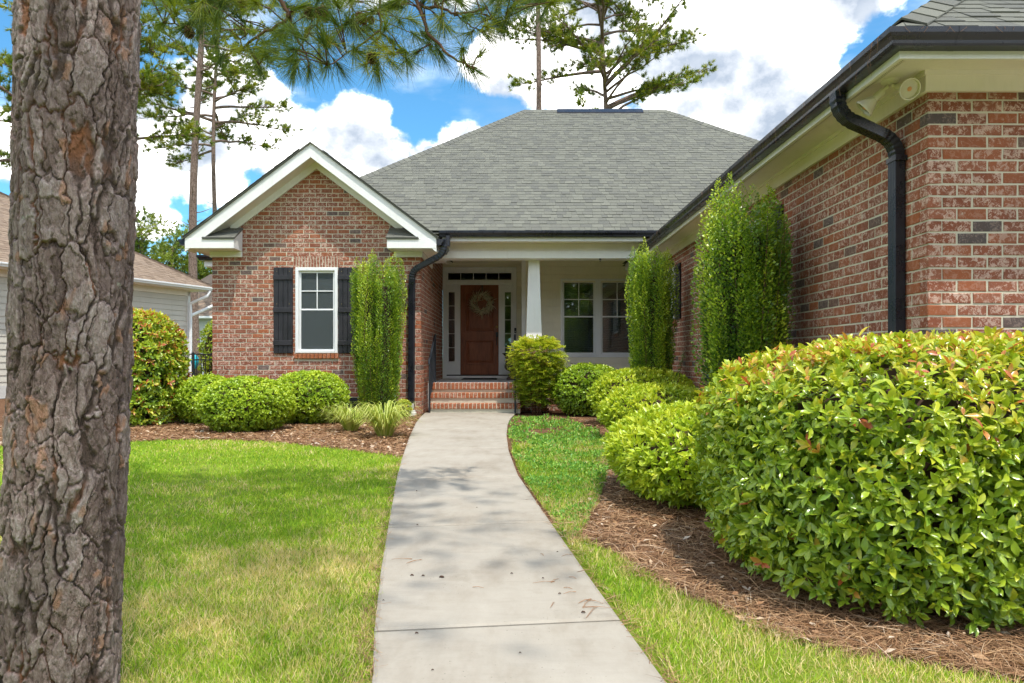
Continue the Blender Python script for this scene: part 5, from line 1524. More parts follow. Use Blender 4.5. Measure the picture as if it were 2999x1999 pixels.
def whorls(pos, out, nl, th, length, width, tint, tsd=.10, tilt=0.0):
    """nl leaves round each twig tip; returns leaf arrays"""
    n = len(pos); out = unit(out); _, S, N2 = frame(out)
    k = n * nl
    ph = (np.tile(np.arange(nl) * 2 * math.pi / nl, n).reshape(n, nl) + RNG.uniform(0, 6.28, (n, 1)) + RNG.normal(0, .45, (n, nl))).ravel()
    r = lambda a: np.repeat(a, nl, axis=0)
    O, Sr, Nr = r(out), r(S), r(N2)
    perp = Sr * np.cos(ph)[:, None] + Nr * np.sin(ph)[:, None]
    t = np.radians(RNG.normal(th[0], th[1], k))[:, None]
    A = unit(O * np.cos(t) + perp * np.sin(t) + np.array([0, 0, tilt]))
    up = unit(O * 1.0 - A * (np.sum(O * A, 1, keepdims=True)) + RNG.normal(0, .18, (k, 3)))
    Sd = unit(np.cross(A, up)); Nd = np.cross(Sd, A)
    L = length * RNG.uniform(.5, 1.25, k); W = L * width * RNG.uniform(.8, 1.2, k)
    p = r(pos) - O * RNG.uniform(0, .5, (k, 1)) * length * .6
    return p, A, Sd, Nd, np.stack([L, W, L], 1), np.clip(r(tint) + RNG.normal(0, tsd, k), 0, 1)
def shell(c, R, h, zc, n, p=2.5, bump=.10, depth=(.82, 1.02), seed=0, freq=2.4, zmin=-.93, skirt=0.0):
    """points on a lumpy super-ellipsoid shrub surface: position, outward normal, relative depth"""
    d = unit(RNG.normal(size=(int(n * 1.6), 3))); d = d[d[:, 2] > zmin][:n]
    r = (np.abs(d) ** p).sum(1) ** (-1 / p)
    rz = np.where(d[:, 2] > 0, h - zc, zc * 1.12)
    sc = np.stack([np.full(len(d), R[0]), np.full(len(d), R[1]), rz], 1)
    b = 1 + bump * (fbm(d * freq + 10 + seed * 3.1, 3, seed) - .5) * 2
    dep = RNG.uniform(0, 1, len(d)) ** .6 * (depth[1] - depth[0]) + depth[0]
    pos = np.array([c[0], c[1], zc]) + d * (r * b * dep)[:, None] * sc
    nrm = unit(np.sign(d) * np.abs(d * r[:, None]) ** (p - 1) / sc)
    if skirt:                                   # lower half: steep sides down to the ground
        lo = d[:, 2] < 0
        hd = unit(d[:, :2]); rh = (np.abs(hd) ** p).sum(1) ** (-1 / p)
        f = RNG.uniform(0, 1, len(d)); k = rh * b * dep * (1 - skirt * (1 - f) ** 2)
        q = np.stack([c[0] + hd[:, 0] * k * R[0], c[1] + hd[:, 1] * k * R[1], zc * f], 1)
        nq = unit(np.stack([hd[:, 0] / R[0], hd[:, 1] / R[1], -.25 * (1 - f)], 1))
        pos = np.where(lo[:, None], q, pos); nrm = np.where(lo[:, None], nq, nrm)
    return pos, nrm, (dep - depth[0]) / (depth[1] - depth[0])
def core_blob(name, c, R, h, zc, f, mat, parent, seed=0, p=2.5):
    """dense inner twiggy body so that no daylight passes through the shrub"""
    nu_, nv_ = 28, 16; vs = []; fs = []
    for j in range(nv_ + 1):
        a = -math.pi / 2 + math.pi * j / nv_
        for i in range(nu_):
            b = 2 * math.pi * i / nu_
            d = np.array([math.cos(a) * math.cos(b), math.cos(a) * math.sin(b), math.sin(a)])
            r = (np.abs(d) ** p).sum() ** (-1 / p) * f * (1 + .10 * math.sin(5 * b + seed) * math.cos(3 * a))
            rz = (h - zc) if d[2] > 0 else zc * 1.25
            vs.append((c[0] + d[0] * r * R[0], c[1] + d[1] * r * R[1], max(zc + d[2] * r * rz, .01)))
    for j in range(nv_):
        for i in range(nu_): fs.append((j * nu_ + i, j * nu_ + (i + 1) % nu_, (j + 1) * nu_ + (i + 1) % nu_, (j + 1) * nu_ + i))
    return MB().add(vs, fs, .1).build(name, M[mat], parent, smooth=True)
def stems(c, R, h, n, parent, rad=.012, mat='twig'):
    for k in range(n):
        a = random.uniform(0, 6.28); q = random.uniform(.3, .75)
        MB().tube([(c[0] + random.uniform(-.06, .06), c[1] + random.uniform(-.06, .06), 0), (c[0] + math.cos(a) * R[0] * q * .5, c[1] + math.sin(a) * R[1] * q * .5, h * .3),
                   (c[0] + math.cos(a) * R[0] * q, c[1] + math.sin(a) * R[1] * q, h * .65)], [rad * 1.4, rad, rad * .5], 6, random.random()).build('stem', M[mat], parent)
def round_shrub(name, label, c, R, h, n, length, width, mat, seed, group, th=(48, 14), nl=5, up=.55, tm=.45, p=2.1, bump=.08):
    t = thing(name, (c[0], c[1], 0), label, 'shrub', group)
    zc = h * .50
    core_blob('inner_twigs', c, R, h, zc, .76, 'twig', t, seed, p)
    stems(c, R, h, 6, t)
    pos, nrm, dep = shell(c, R, h, zc, n, p, bump, (.80, 1.02), seed)
    out = unit(nrm + np.array([0, 0, up]) + RNG.normal(0, .35, pos.shape))
    patch = fbm(pos * 4.0 + seed, 2, seed + 40)
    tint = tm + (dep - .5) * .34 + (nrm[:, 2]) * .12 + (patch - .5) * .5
    keep = pos[:, 2] > .02
    pos, out, tint = pos[keep], out[keep], tint[keep]
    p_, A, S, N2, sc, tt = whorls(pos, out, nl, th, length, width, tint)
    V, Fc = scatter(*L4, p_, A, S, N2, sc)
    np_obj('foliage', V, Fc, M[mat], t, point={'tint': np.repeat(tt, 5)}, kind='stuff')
    return t
LG = 'clipped round shrubs by the gable wall'; RG = 'clipped mounded shrubs along the wing'
round_shrub('round_shrub', 'clipped bright green shrub nearest the laurel hedge, partly behind the front mound', P(612, 1180, 11.2)[:2], (.47, .48), .74, 4200, .042, .50, 'holly_leaf', 1, LG)
round_shrub('round_shrub', 'widest bright green clipped mound at the front, below the left shutter', P(724, 1190, 10.0)[:2], (.63, .58), .74, 5600, .042, .50, 'holly_leaf', 2, LG)
round_shrub('round_shrub', 'clipped bright green mound below the gable window, beside the striped grass clumps', P(905, 1170, 11.2)[:2], (.60, .55), .80, 5000, .042, .50, 'holly_leaf', 3, LG)
round_shrub('round_shrub', 'darker round shrub below the double porch window, next to the feathery shrub', P(1725, 1130, 12.9)[:2], (.66, .55), .90, 3600, .055, .45, 'holly_leaf', 4, RG, tm=.34)
round_shrub('mounded_shrub', 'light green mounded shrub below the far upright holly', (2.02, 11.0), (.80, .75), .84, 3800, .062, .38, 'holly_leaf', 5, RG, th=(38, 13), up=.75, tm=.62)
round_shrub('mounded_shrub', 'light green mounded shrub in the middle of the row along the wing', (1.83, 8.9), (.72, .72), .67, 3600, .062, .38, 'holly_leaf', 6, RG, th=(38, 13), up=.75, tm=.62)
round_shrub('mounded_shrub', 'light green mounded shrub in the row touching the big glossy bush', (1.43, 5.25), (.72, .92), .66, 4800, .060, .40, 'holly_leaf', 7, RG, th=(40, 14), up=.7, tm=.55)
# small yellow-green shrublet by the drain
round_shrub('small_shrub', 'small yellow-green shrublet at the foot of the gable downspout', P(1180, 1195, 12.2)[:2], (.14, .14), .30, 260, .045, .45, 'nandina_leaf', 8, None, tm=.6)

# ---- the big glossy bush, and the laurel hedge behind the pine
def laurel(label, c, R, h, n, length, seed, p, n_single=0, red=.06, nl=6, bump=.07):
    t = thing('laurel_bush', (c[0], c[1], 0), label, 'bush')
    zc = h * .52
    core_blob('inner_twigs', c, R, h, zc, .76, 'twig', t, seed, p)
    stems(c, R, h, 8, t, .016)
    pos, nrm, dep = shell(c, R, h, zc, n, p, bump, (.82, 1.03), seed, 2.0, skirt=.10)
    keep = pos[:, 2] > .05; pos, nrm, dep = pos[keep], nrm[keep], dep[keep]
    out = unit(nrm + np.array([0, 0, .42]) + RNG.normal(0, .38, pos.shape))
    patch = fbm(pos * 3.0 + seed, 2, seed + 40)
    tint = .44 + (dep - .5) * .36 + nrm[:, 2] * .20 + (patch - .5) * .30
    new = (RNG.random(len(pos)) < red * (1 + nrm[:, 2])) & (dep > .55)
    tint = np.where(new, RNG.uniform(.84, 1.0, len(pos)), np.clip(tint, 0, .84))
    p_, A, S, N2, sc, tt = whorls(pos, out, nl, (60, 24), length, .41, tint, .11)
    d5 = np.repeat(dep, nl)
    single = np.zeros(len(p_), bool)
    if n_single:
        px = 1500 + p_[:, 0] * F / p_[:, 1]; py = 1050 - (p_[:, 2] - EYE) * F / p_[:, 1]
        size = sc[:, 0] / p_[:, 1] * (d5 > .75) * (px < 2980) * (py < 1980) * (px > 2000) * np.abs(np.sum(N2 * unit(p_ - np.array([0, 0, EYE])), 1))
        single[np.argsort(-size)[:n_single]] = True
        cache = {}
        for i in np.nonzero(single)[0]:
            kt = int(round(tt[i] * 9))
            if kt not in cache:
                cache[kt] = np_mesh('leaf', np.array(L8[0]), L8[1], point={'tint': np.full(11, kt / 9.0)}, smooth=True)
            o = link('leaf', cache[kt], M['laurel_leaf'], t, at=p_[i])
            mt_ = Matrix((A[i], S[i], N2[i])).transposed().to_4x4()
            loc = o.location.copy()
            o.matrix_basis = Matrix.Translation(loc) @ mt_ @ Matrix.Diagonal((sc[i, 0], sc[i, 1], sc[i, 2], 1))
    k = ~single
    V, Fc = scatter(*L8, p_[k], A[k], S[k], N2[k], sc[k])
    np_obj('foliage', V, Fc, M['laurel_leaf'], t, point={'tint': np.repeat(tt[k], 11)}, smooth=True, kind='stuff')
    return t
big = laurel('large glossy-leaved bush with reddish new shoots in the right foreground', (2.27, 3.44), (1.27, .97), 1.09, 15500, .052, 11, 3.0, n_single=300, red=.016, nl=5)
# tall shoot standing above the bush
sp_ = Vector(P(2515, 985, 3.6))
sh = MB().tube([sp_ - Z * .25, sp_ - Z * .1, sp_], [.004, .003, .002], 5, .6).build('shoot', M['twig'], big)
p_, A, S, N2, sc, tt = whorls(np.array([list(sp_)]), np.array([[0, 0, 1.0]]), 7, (95, 25), .085, .36, np.array([.8]), .12)
V, Fc = scatter(*L8, p_, A, S, N2, sc)
np_obj('shoot_leaves', V, Fc, M['laurel_leaf'], big, point={'tint': np.repeat(tt, 11)}, smooth=True)
laurel('tall laurel hedge bush with orange-tinged leaves half hidden behind the pine trunk', (-5.98, 11.0), (.84, .70), 1.74, 5200, .072, 12, 2.8, n_single=0, red=.22, nl=6, bump=.09)

# ---- upright hollies
def upright(label, c, R, h, nst, seed, tm=.42, gap=None):
    t = thing('upright_holly', (c[0], c[1], 0), label, 'shrub', 'upright column hollies')
    rs = np.random.default_rng(seed)
    prof = lambda f: np.interp(f, [0, .12, .35, .7, .92, 1.0], [.62, .72, .86, .97, 1.0, .92])
    vs = []; fs = []
    for j in range(9):
        f = j / 8 * .84
        for i in range(18):
            a = 2 * math.pi * i / 18; r = prof(f) * R * .72
            vs.append((c[0] + math.cos(a) * r, c[1] + math.sin(a) * r, h * f + .02))
    for j in range(8):
        for i in range(18): fs.append((j * 18 + i, j * 18 + (i + 1) % 18, (j + 1) * 18 + (i + 1) % 18, (j + 1) * 18 + i))
    MB().add(vs, fs + [tuple(range(144, 162))], .0).build('inner_twigs', M['twig'], t)
    PP, AA, TT, LL = [], [], [], []
    for s in range(nst):
        a = rs.uniform(0, 2 * math.pi) if s > nst // 5 else rs.uniform(0, 6.28)
        top = s <= nst // 5
        q = rs.uniform(.80, 1.03) if not top else math.sqrt(rs.uniform(.02, .85))
        ht = h * rs.uniform(.80, 1.05) if rs.random() < .70 else h * rs.uniform(.35, .85)
        if top: ht = h * rs.uniform(.82, 1.09); z0 = h * rs.uniform(.68, .80)
        else: z0 = h * max(.03, rs.uniform(-.3, .45))
        n = int((ht - z0) / .0036)
        if n < 8: continue
        z = np.linspace(z0, ht, n); f = z / h
        wob = np.cumsum(rs.normal(0, .0022, n)); wob2 = np.cumsum(rs.normal(0, .0022, n))
        r = prof(f) * R * q
        ctr = np.stack([c[0] + np.cos(a) * r + wob, c[1] + np.sin(a) * r + wob2, z], 1)
        ph = np.arange(n) * 2.4 + rs.uniform(0, 6)
        taper = np.clip((ht - z) / .16, .16, 1) * (.8 + .6 * rs.random()) * (.75 + .5 * vnoise(np.stack([z * 7, 0 * z + s], 1), s))
        side = np.stack([np.cos(ph), np.sin(ph), np.zeros(n)], 1)
        PP.append(ctr + side * (np.sqrt(rs.uniform(0, 1, (n, 1))) * .047 * taper[:, None]))
        outw = np.array([math.cos(a), math.sin(a), 0]) * .35
        AA.append(side + outw + np.stack([0 * ph, 0 * ph, rs.uniform(.25, 1.3, n)], 1))
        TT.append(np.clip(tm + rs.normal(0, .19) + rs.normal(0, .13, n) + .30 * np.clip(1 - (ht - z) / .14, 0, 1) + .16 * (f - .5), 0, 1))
        LL.append(taper)
        if s % 4 == 0 and not top:
            MB().tube([tuple(ctr[0] * .96 + np.array([c[0], c[1], 0]) * .04), tuple(ctr[n // 2]), tuple(ctr[-1])], [.007, .005, .002], 5, .5 + .5 * rs.random()).build('stem', M['twig'], t)
    Pp, Aa, Tt, Ll = np.concatenate(PP), np.concatenate(AA), np.concatenate(TT), np.concatenate(LL)
    A, S, N2 = frame(Aa)
    L = rs.uniform(.026, .046, len(Pp)) * np.clip(Ll, .6, 1)
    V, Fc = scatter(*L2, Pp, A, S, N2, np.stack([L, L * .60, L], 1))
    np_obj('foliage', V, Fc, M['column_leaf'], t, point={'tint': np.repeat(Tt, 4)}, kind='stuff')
    return t
upright('flat-topped upright holly beside the gable window and downspout', P(1108, 1050, 12.15)[:2], .375, 2.60, 125, 51, .60)
upright('slim upright holly at the far end of the wing, beside the porch window', (2.20, 11.2), .29, 2.66, 95, 52, .56)
upright('tall dark upright holly rising behind the big glossy bush', (2.20, 6.85), .375, 2.50, 135, 53, .50)
# thin dark sprig by the wing wall
sg = thing('holly_sprig', (2.32, 10.6, 0), 'thin dark leaning sprig against the wing wall beside the far upright holly', 'sprig')
a_, b_ = Vector((2.30, 10.55, .35)), Vector(P(2005, 1030, 10.3))
MB().tube([a_, (a_ + b_) / 2 + Vector((.03, 0, -.04)), b_], [.007, .006, .002], 5, .2).build('stem', M['twig'], sg)
n = 140; f = RNG.uniform(.25, 1, n); pos = np.array(a_)[None] * (1 - f)[:, None] + np.array(b_)[None] * f[:, None] + RNG.normal(0, .012, (n, 3))
A, S, N2 = frame(RNG.normal(0, 1, (n, 3)) + np.array([.2, 0, .6])); L = RNG.uniform(.022, .034, n)
V, Fc = scatter(*L2, pos, A, S, N2, np.stack([L, L * .55, L], 1))
np_obj('leaves', V, Fc, M['column_leaf'], sg, point={'tint': np.repeat(RNG.uniform(.0, .35, n), 4)}, kind='stuff')

# ---- feathery nandina at the steps
nc = P(1573, 1100, 13.0)
nd = thing('nandina_shrub', (nc[0], nc[1], 0), 'feathery yellow-green shrub at the foot of the porch column', 'shrub')
PP, AA, TT = [], [], []
ns = 1500
for s in range(ns):
    f = random.random() ** .7; a = random.uniform(0, 6.28)
    z = .16 + 1.16 * f
    r = np.interp(f, [0, .3, .6, .85, 1], [.22, .30, .40, .44, .20]) * math.sqrt(random.uniform(.15, 1))
    base = np.array([nc[0] + math.cos(a) * r, nc[1] + math.sin(a) * r, z])
    d = unit(np.array([math.cos(a) + random.gauss(0, .35), math.sin(a) + random.gauss(0, .35), random.uniform(-.25, .55) + .7 * (f > .85)])[None])[0]
    m_ = 22; tpar = np.linspace(0, 1, m_)
    ctr = base + d * (tpar[:, None] * .17) + np.array([0, 0, -.05]) * (tpar[:, None] ** 2)
    sd = np.cross(d, [0, 0, 1.0]); sd = sd / (np.linalg.norm(sd) + 1e-6)
    sgn = np.where(np.arange(m_) % 2, 1, -1)[:, None]
    PP.append(ctr); AA.append(d * .75 + sd * sgn * 1.0 + RNG.normal(0, .3, (m_, 3)))
    TT.append(np.full(m_, np.clip(.30 + .38 * f + random.gauss(0, .12), 0, 1)) + tpar * .12)
Pp, Aa, Tt = np.concatenate(PP), np.concatenate(AA), np.clip(np.concatenate(TT), 0, .86)
A, S, N2 = frame(Aa, np.tile([0, 0, 1.0], (len(Aa), 1)) + RNG.normal(0, .3, Aa.shape)); S = -S; N2 = -N2
L = RNG.uniform(.035, .062, len(Pp))
V, Fc = scatter(*L2, Pp, A, S, N2, np.stack([L, L * .34, L], 1))
np_obj('foliage', V, Fc, M['nandina_leaf'], nd, point={'tint': np.repeat(Tt, 4)}, kind='stuff')
for k in range(9):
    a = random.uniform(0, 6.28); q = random.uniform(.05, .28)
    MB().tube([(nc[0] + math.cos(a) * .08, nc[1] + math.sin(a) * .08, 0), (nc[0] + math.cos(a) * q, nc[1] + math.sin(a) * q, random.uniform(.7, 1.15))], [.010, .004], 5, .4).build('stem', M['twig'], nd)

# ---- striped strap-leaved clumps
ST = [(0, -1, 0), (0, 1, 0), (.22, -1.1, .42), (.22, 1.1, .42), (.52, -1, .70), (.52, 1, .70), (.82, -.7, .74), (.82, .7, .74), (1.12, 0, .56)]
SF = np.array([(0, 1, 3), (0, 3, 2), (2, 3, 5), (2, 5, 4), (4, 5, 7), (4, 7, 6), (6, 7, 8)])
for (px, py, w, n, lab) in ((972, 1240, .40, 190, 'striped strap-leaf clump touching the round shrub below the window'), (1028, 1262, .44, 260, 'striped strap-leaf clump in the middle of the three'), (1128, 1278, .52, 360, 'largest striped strap-leaf clump next to the walkway')):
    x, y = G(px, py)
    t = thing('strap_leaf_clump', (x, y, 0), lab, 'plant', 'striped clumps beside the walkway')
    a = RNG.uniform(0, 6.28, n); rr = np.sqrt(RNG.random(n)) * .09
    A = np.stack([np.cos(a), np.sin(a), 0 * a], 1); Sx = np.stack([-np.sin(a), np.cos(a), 0 * a], 1); Nx = np.tile([0, 0, 1.0], (n, 1))
    steep = RNG.uniform(.55, 1.15, n)
    V, Fc = scatter(ST, SF, np.array([x, y, 0]) + A * rr[:, None], A, Sx, Nx, np.stack([w * .8 * RNG.uniform(.45, 1.1, n), np.full(n, .0058), w * steep * RNG.uniform(.8, 1.1, n)], 1))
    np_obj('leaves', V, Fc, M['strap_leaf'], t, point={'tint': np.repeat(np.clip(RNG.normal(.62, .2, n), 0, 1), 9)}, kind='stuff')
    MB().lathe([(0.10, 0.0), (.08, .03), (0, .05)], (x, y, 0), 10, tint=.2).build('root_crown', M['dark_soil'], t)
# yellowish shrub behind the fence
round_shrub('garden_shrub', 'loose yellow-green shrub behind the metal fence, against the brick gable', P(632, 1030, 18.0)[:2], (.36, .36), 2.0, 900, .09, .35, 'nandina_leaf', 9, None, tm=.5, bump=.25)
# ------------------------------------------------------------------ pines
NT_ = ([(0, -1, 0), (0, 1, 0), (.55, -.85, .04), (.55, .85, .04), (1, 0, .13)], np.array([(0, 1, 3), (0, 3, 2), (2, 3, 4)]))
NT1 = ([(0, -1, 0), (0, 1, 0), (1, 0, .08)], np.array([(0, 1, 2)]))
def tufts(pos, axis, per, length, width, spread, tint, tmpl, droop=0.0):
    n = len(pos); k = n * per
    r = lambda a: np.repeat(a, per, axis=0)
    ax = r(unit(axis)); _, S, N2 = frame(ax)
    th = np.radians(np.abs(RNG.normal(0, spread, k)))[:, None]; ph = RNG.uniform(0, 6.28, (k, 1))
    A = unit(ax * np.cos(th) + (S * np.cos(ph) + N2 * np.sin(ph)) * np.sin(th) + np.array([0, 0, -droop]))
    A, S, N2 = frame(A)
    L = length * RNG.uniform(.65, 1.15, k)
    p = r(pos) - ax * RNG.uniform(0, .30, (k, 1)) * length
    V, Fc = scatter(*tmpl, p, A, S, N2, np.stack([L, np.full(k, width), L], 1))
    t = np.clip(r(tint) + RNG.normal(0, .08, k), 0, 1)
    return V, Fc, np.repeat(t, len(tmpl[0]))
def pine(label, px, D, zb, dia, height, crown0, spread, nbranch, seed, lean=0.0, group='background pines', azim=None, tuft_len=.24, per=24, snags=5, wid=.015, dens=1.0, curve=0.3):
    rs = random.Random(seed)
    x0 = (px - 1500) * D / F
    t = thing('pine_tree', (x0, D, zb), label, 'pine tree', group)
    path = lambda z: Vector((x0 + lean * z + curve * math.sin(z * .21 + seed), D + curve * .5 * math.sin(z * .17 + seed * 2), z)) - Vector((curve * math.sin(seed), 0, 0))
    zs = [zb + (height - zb) * k / 26 for k in range(27)]
    MB().tube([path(z) for z in zs], [dia / 2 * (1 - .72 * (z - zb) / (height - zb)) * (1 + .25 * math.exp(-(z - zb) / .5)) for z in zs], 14, .5).build('trunk', M['bark'], t, smooth=True)
    for k in range(snags):
        z = rs.uniform(crown0 * .35, crown0); a = rs.uniform(0, 6.28); l = rs.uniform(.3, .9); p = path(z)
        d = Vector((math.cos(a), math.sin(a), rs.uniform(.0, .5))) * l
        MB().tube([p, p + d * .5, p + d + Vector((0, 0, .08))], [.03, .02, .008], 5, .6).build('snag', M['bark'], t)
    TP, TA, TT = [], [], []
    for k in range(nbranch):
        f = (k + rs.random()) / nbranch
        z = crown0 + (height - crown0) * f
        a = rs.uniform(0, 2 * math.pi) if azim is None else rs.choice(azim) + rs.gauss(0, .5)
        L = spread * (1 - .65 * f) * rs.uniform(.55, 1.1)
        p0 = path(z); d = Vector((math.cos(a), math.sin(a), 0)); sd = Vector((-d.y, d.x, 0))
        e = rs.uniform(-.1, .75); bend = rs.uniform(-.25, .3)
        pts = []
        for q in range(9):
            s = q / 8
            pts.append(p0 + d * (L * s) + sd * (bend * L * s * s) + Z * (L * (e * s - .28 * s * s + .12 * s ** 3)) + Vector((rs.gauss(0, .03), rs.gauss(0, .03), rs.gauss(0, .03))) * (q > 0))
        r0 = .018 + .016 * L
        MB().tube(pts, [r0 * (1 - .85 * q / 8) for q in range(9)], 6, .5).build('branch', M['bark'], t, smooth=True)
        sub = MB()
        nsub = max(4, int(L * 3.2 * dens))
        for j in range(nsub):
            s = rs.uniform(.32, 1.0); i = min(7, int(s * 8)); q = pts[i].lerp(pts[i + 1], s * 8 - i)
            l = rs.uniform(.25, .85) * min(1.0, .35 + L * .2)
            g = sd * rs.choice((-1, 1)) * rs.uniform(.3, 1) + d * rs.uniform(.2, .9) + Z * rs.uniform(-.45, .95)
            g.normalize(); tip = q + g * l + Z * (.06 * l)
            sub.tube([q, (q + tip) / 2 - Z * .03, tip], [.016, .011, .005], 4, .5, caps=False)
            for w in range(rs.choice((2, 3, 3, 4))):
                v = rs.uniform(.45, 1.0); pp = q.lerp(tip, v) + Vector((rs.gauss(0, .07), rs.gauss(0, .07), rs.gauss(0, .05)))
                TP.append(pp); TA.append(g + Vector((rs.gauss(0, .5), rs.gauss(0, .5), rs.uniform(.0, .9)))); TT.append(rs.uniform(.42, .95))
        sub.build('twigs', M['bark'], t, kind='stuff')
    V, Fc, tt = tufts(np.array(TP), np.array(TA), per, tuft_len, wid, 48, np.array(TT), NT1)
    np_obj('crown', V, Fc, M['needle'], t, point={'tint': tt}, kind='stuff')
    return t
pine('thicker tall pine trunk rising behind the left eave of the gable', 577, 34, 0, .46, 27, 14.5, 3.4, 38, 3, lean=.012, azim=[0.2, 3.3, 1.6, 4.7], snags=16, dens=2.0)
pine('thinner tall pine with a drooping leafy side behind the gable, next to the thicker trunk', 650, 40, 0, .32, 27, 12.5, 4.4, 60, 8, lean=.012, azim=[0.1, -.3, .5, 2.9, 3.3, 1.5], snags=7, dens=2.6)
pine('bare tall pine trunk standing behind the main roof ridge', 1567, 35, 0, .40, 30, 18.0, 3.6, 26, 5, azim=[0.0, 3.1, 1.5], snags=5, curve=.10, dens=2.5)
pine('leafy pine with wide curved branches behind the roof ridge, beside the bare trunk', 1757, 37, 0, .36, 26, 13.2, 6.2, 72, 6, lean=.008, azim=[0.0, -.25, .3, 3.0, 1.6, 4.6], snags=4, dens=2.2)
pine('dense pine crown behind the foreground trunk on the left', 255, 25, 0, .42, 20, 7.8, 4.2, 60, 9, azim=[0.0, -.4, .4, 3.1, 4.7], dens=2.8, group='background pines')
pine('young pine top peeking over the main roof ridge', 1735, 30, 0, .14, 11.2, 8.8, 1.9, 26, 14, snags=0, dens=2.2, tuft_len=.26)
# rounder far trees over the neighbour's roof
def far_tree(label, px, D, zb, h, R, n, seed, mat='tree_leaf'):
    x0 = (px - 1500) * D / F; rs = random.Random(seed)
    t = thing('far_tree', (x0, D, zb), label, 'tree', 'far trees over the neighbouring roof')
    MB().tube([(x0, D, zb), (x0 + .1, D, h * .5), (x0, D, h * .92)], [.22, .16, .04], 8, .5).build('trunk', M['bark'], t, smooth=True)
    PP, AA, TT = [], [], []
    for k in range(26):
        f = rs.uniform(.25, 1); a = rs.uniform(0, 6.28); r = R * math.sqrt(rs.random()) * (1.15 - .8 * f)
        c = np.array([x0 + math.cos(a) * r, D + math.sin(a) * r, h * f]); s = rs.uniform(.5, 1.1) * R * .36
        MB().tube([(x0, D, h * f * .9 - .4), tuple(c)], [.06, .02], 5, .5, caps=False).build('limb', M['bark'], t)
        d = RNG.normal(0, 1, (n, 3)) * np.array([1, 1, .55]); PP.append(c + d * s * .7)
        AA.append(d + np.array([0, 0, .8])); TT.append(np.full(n, rs.uniform(.25, .85)) + .1 * d[:, 2])
    V, Fc, tt = tufts(np.concatenate(PP), np.concatenate(AA), 8, .32, .045, 55, np.clip(np.concatenate(TT), 0, 1), NT1)
    np_obj('crown', V, Fc, M[mat], t, point={'tint': tt}, kind='stuff')
far_tree('pale green far pine left of the gap, over the brown neighbouring roof', 415, 52, 0, 11.6, 2.9, 60, 61)
far_tree('rounded far pine in the gap between the neighbouring roof and the gable', 505, 58, 0, 11.0, 3.4, 70, 62)
far_tree('smaller far pine directly beside the thicker pine trunk, above the fence', 600, 60, 0, 9.2, 2.6, 60, 63)

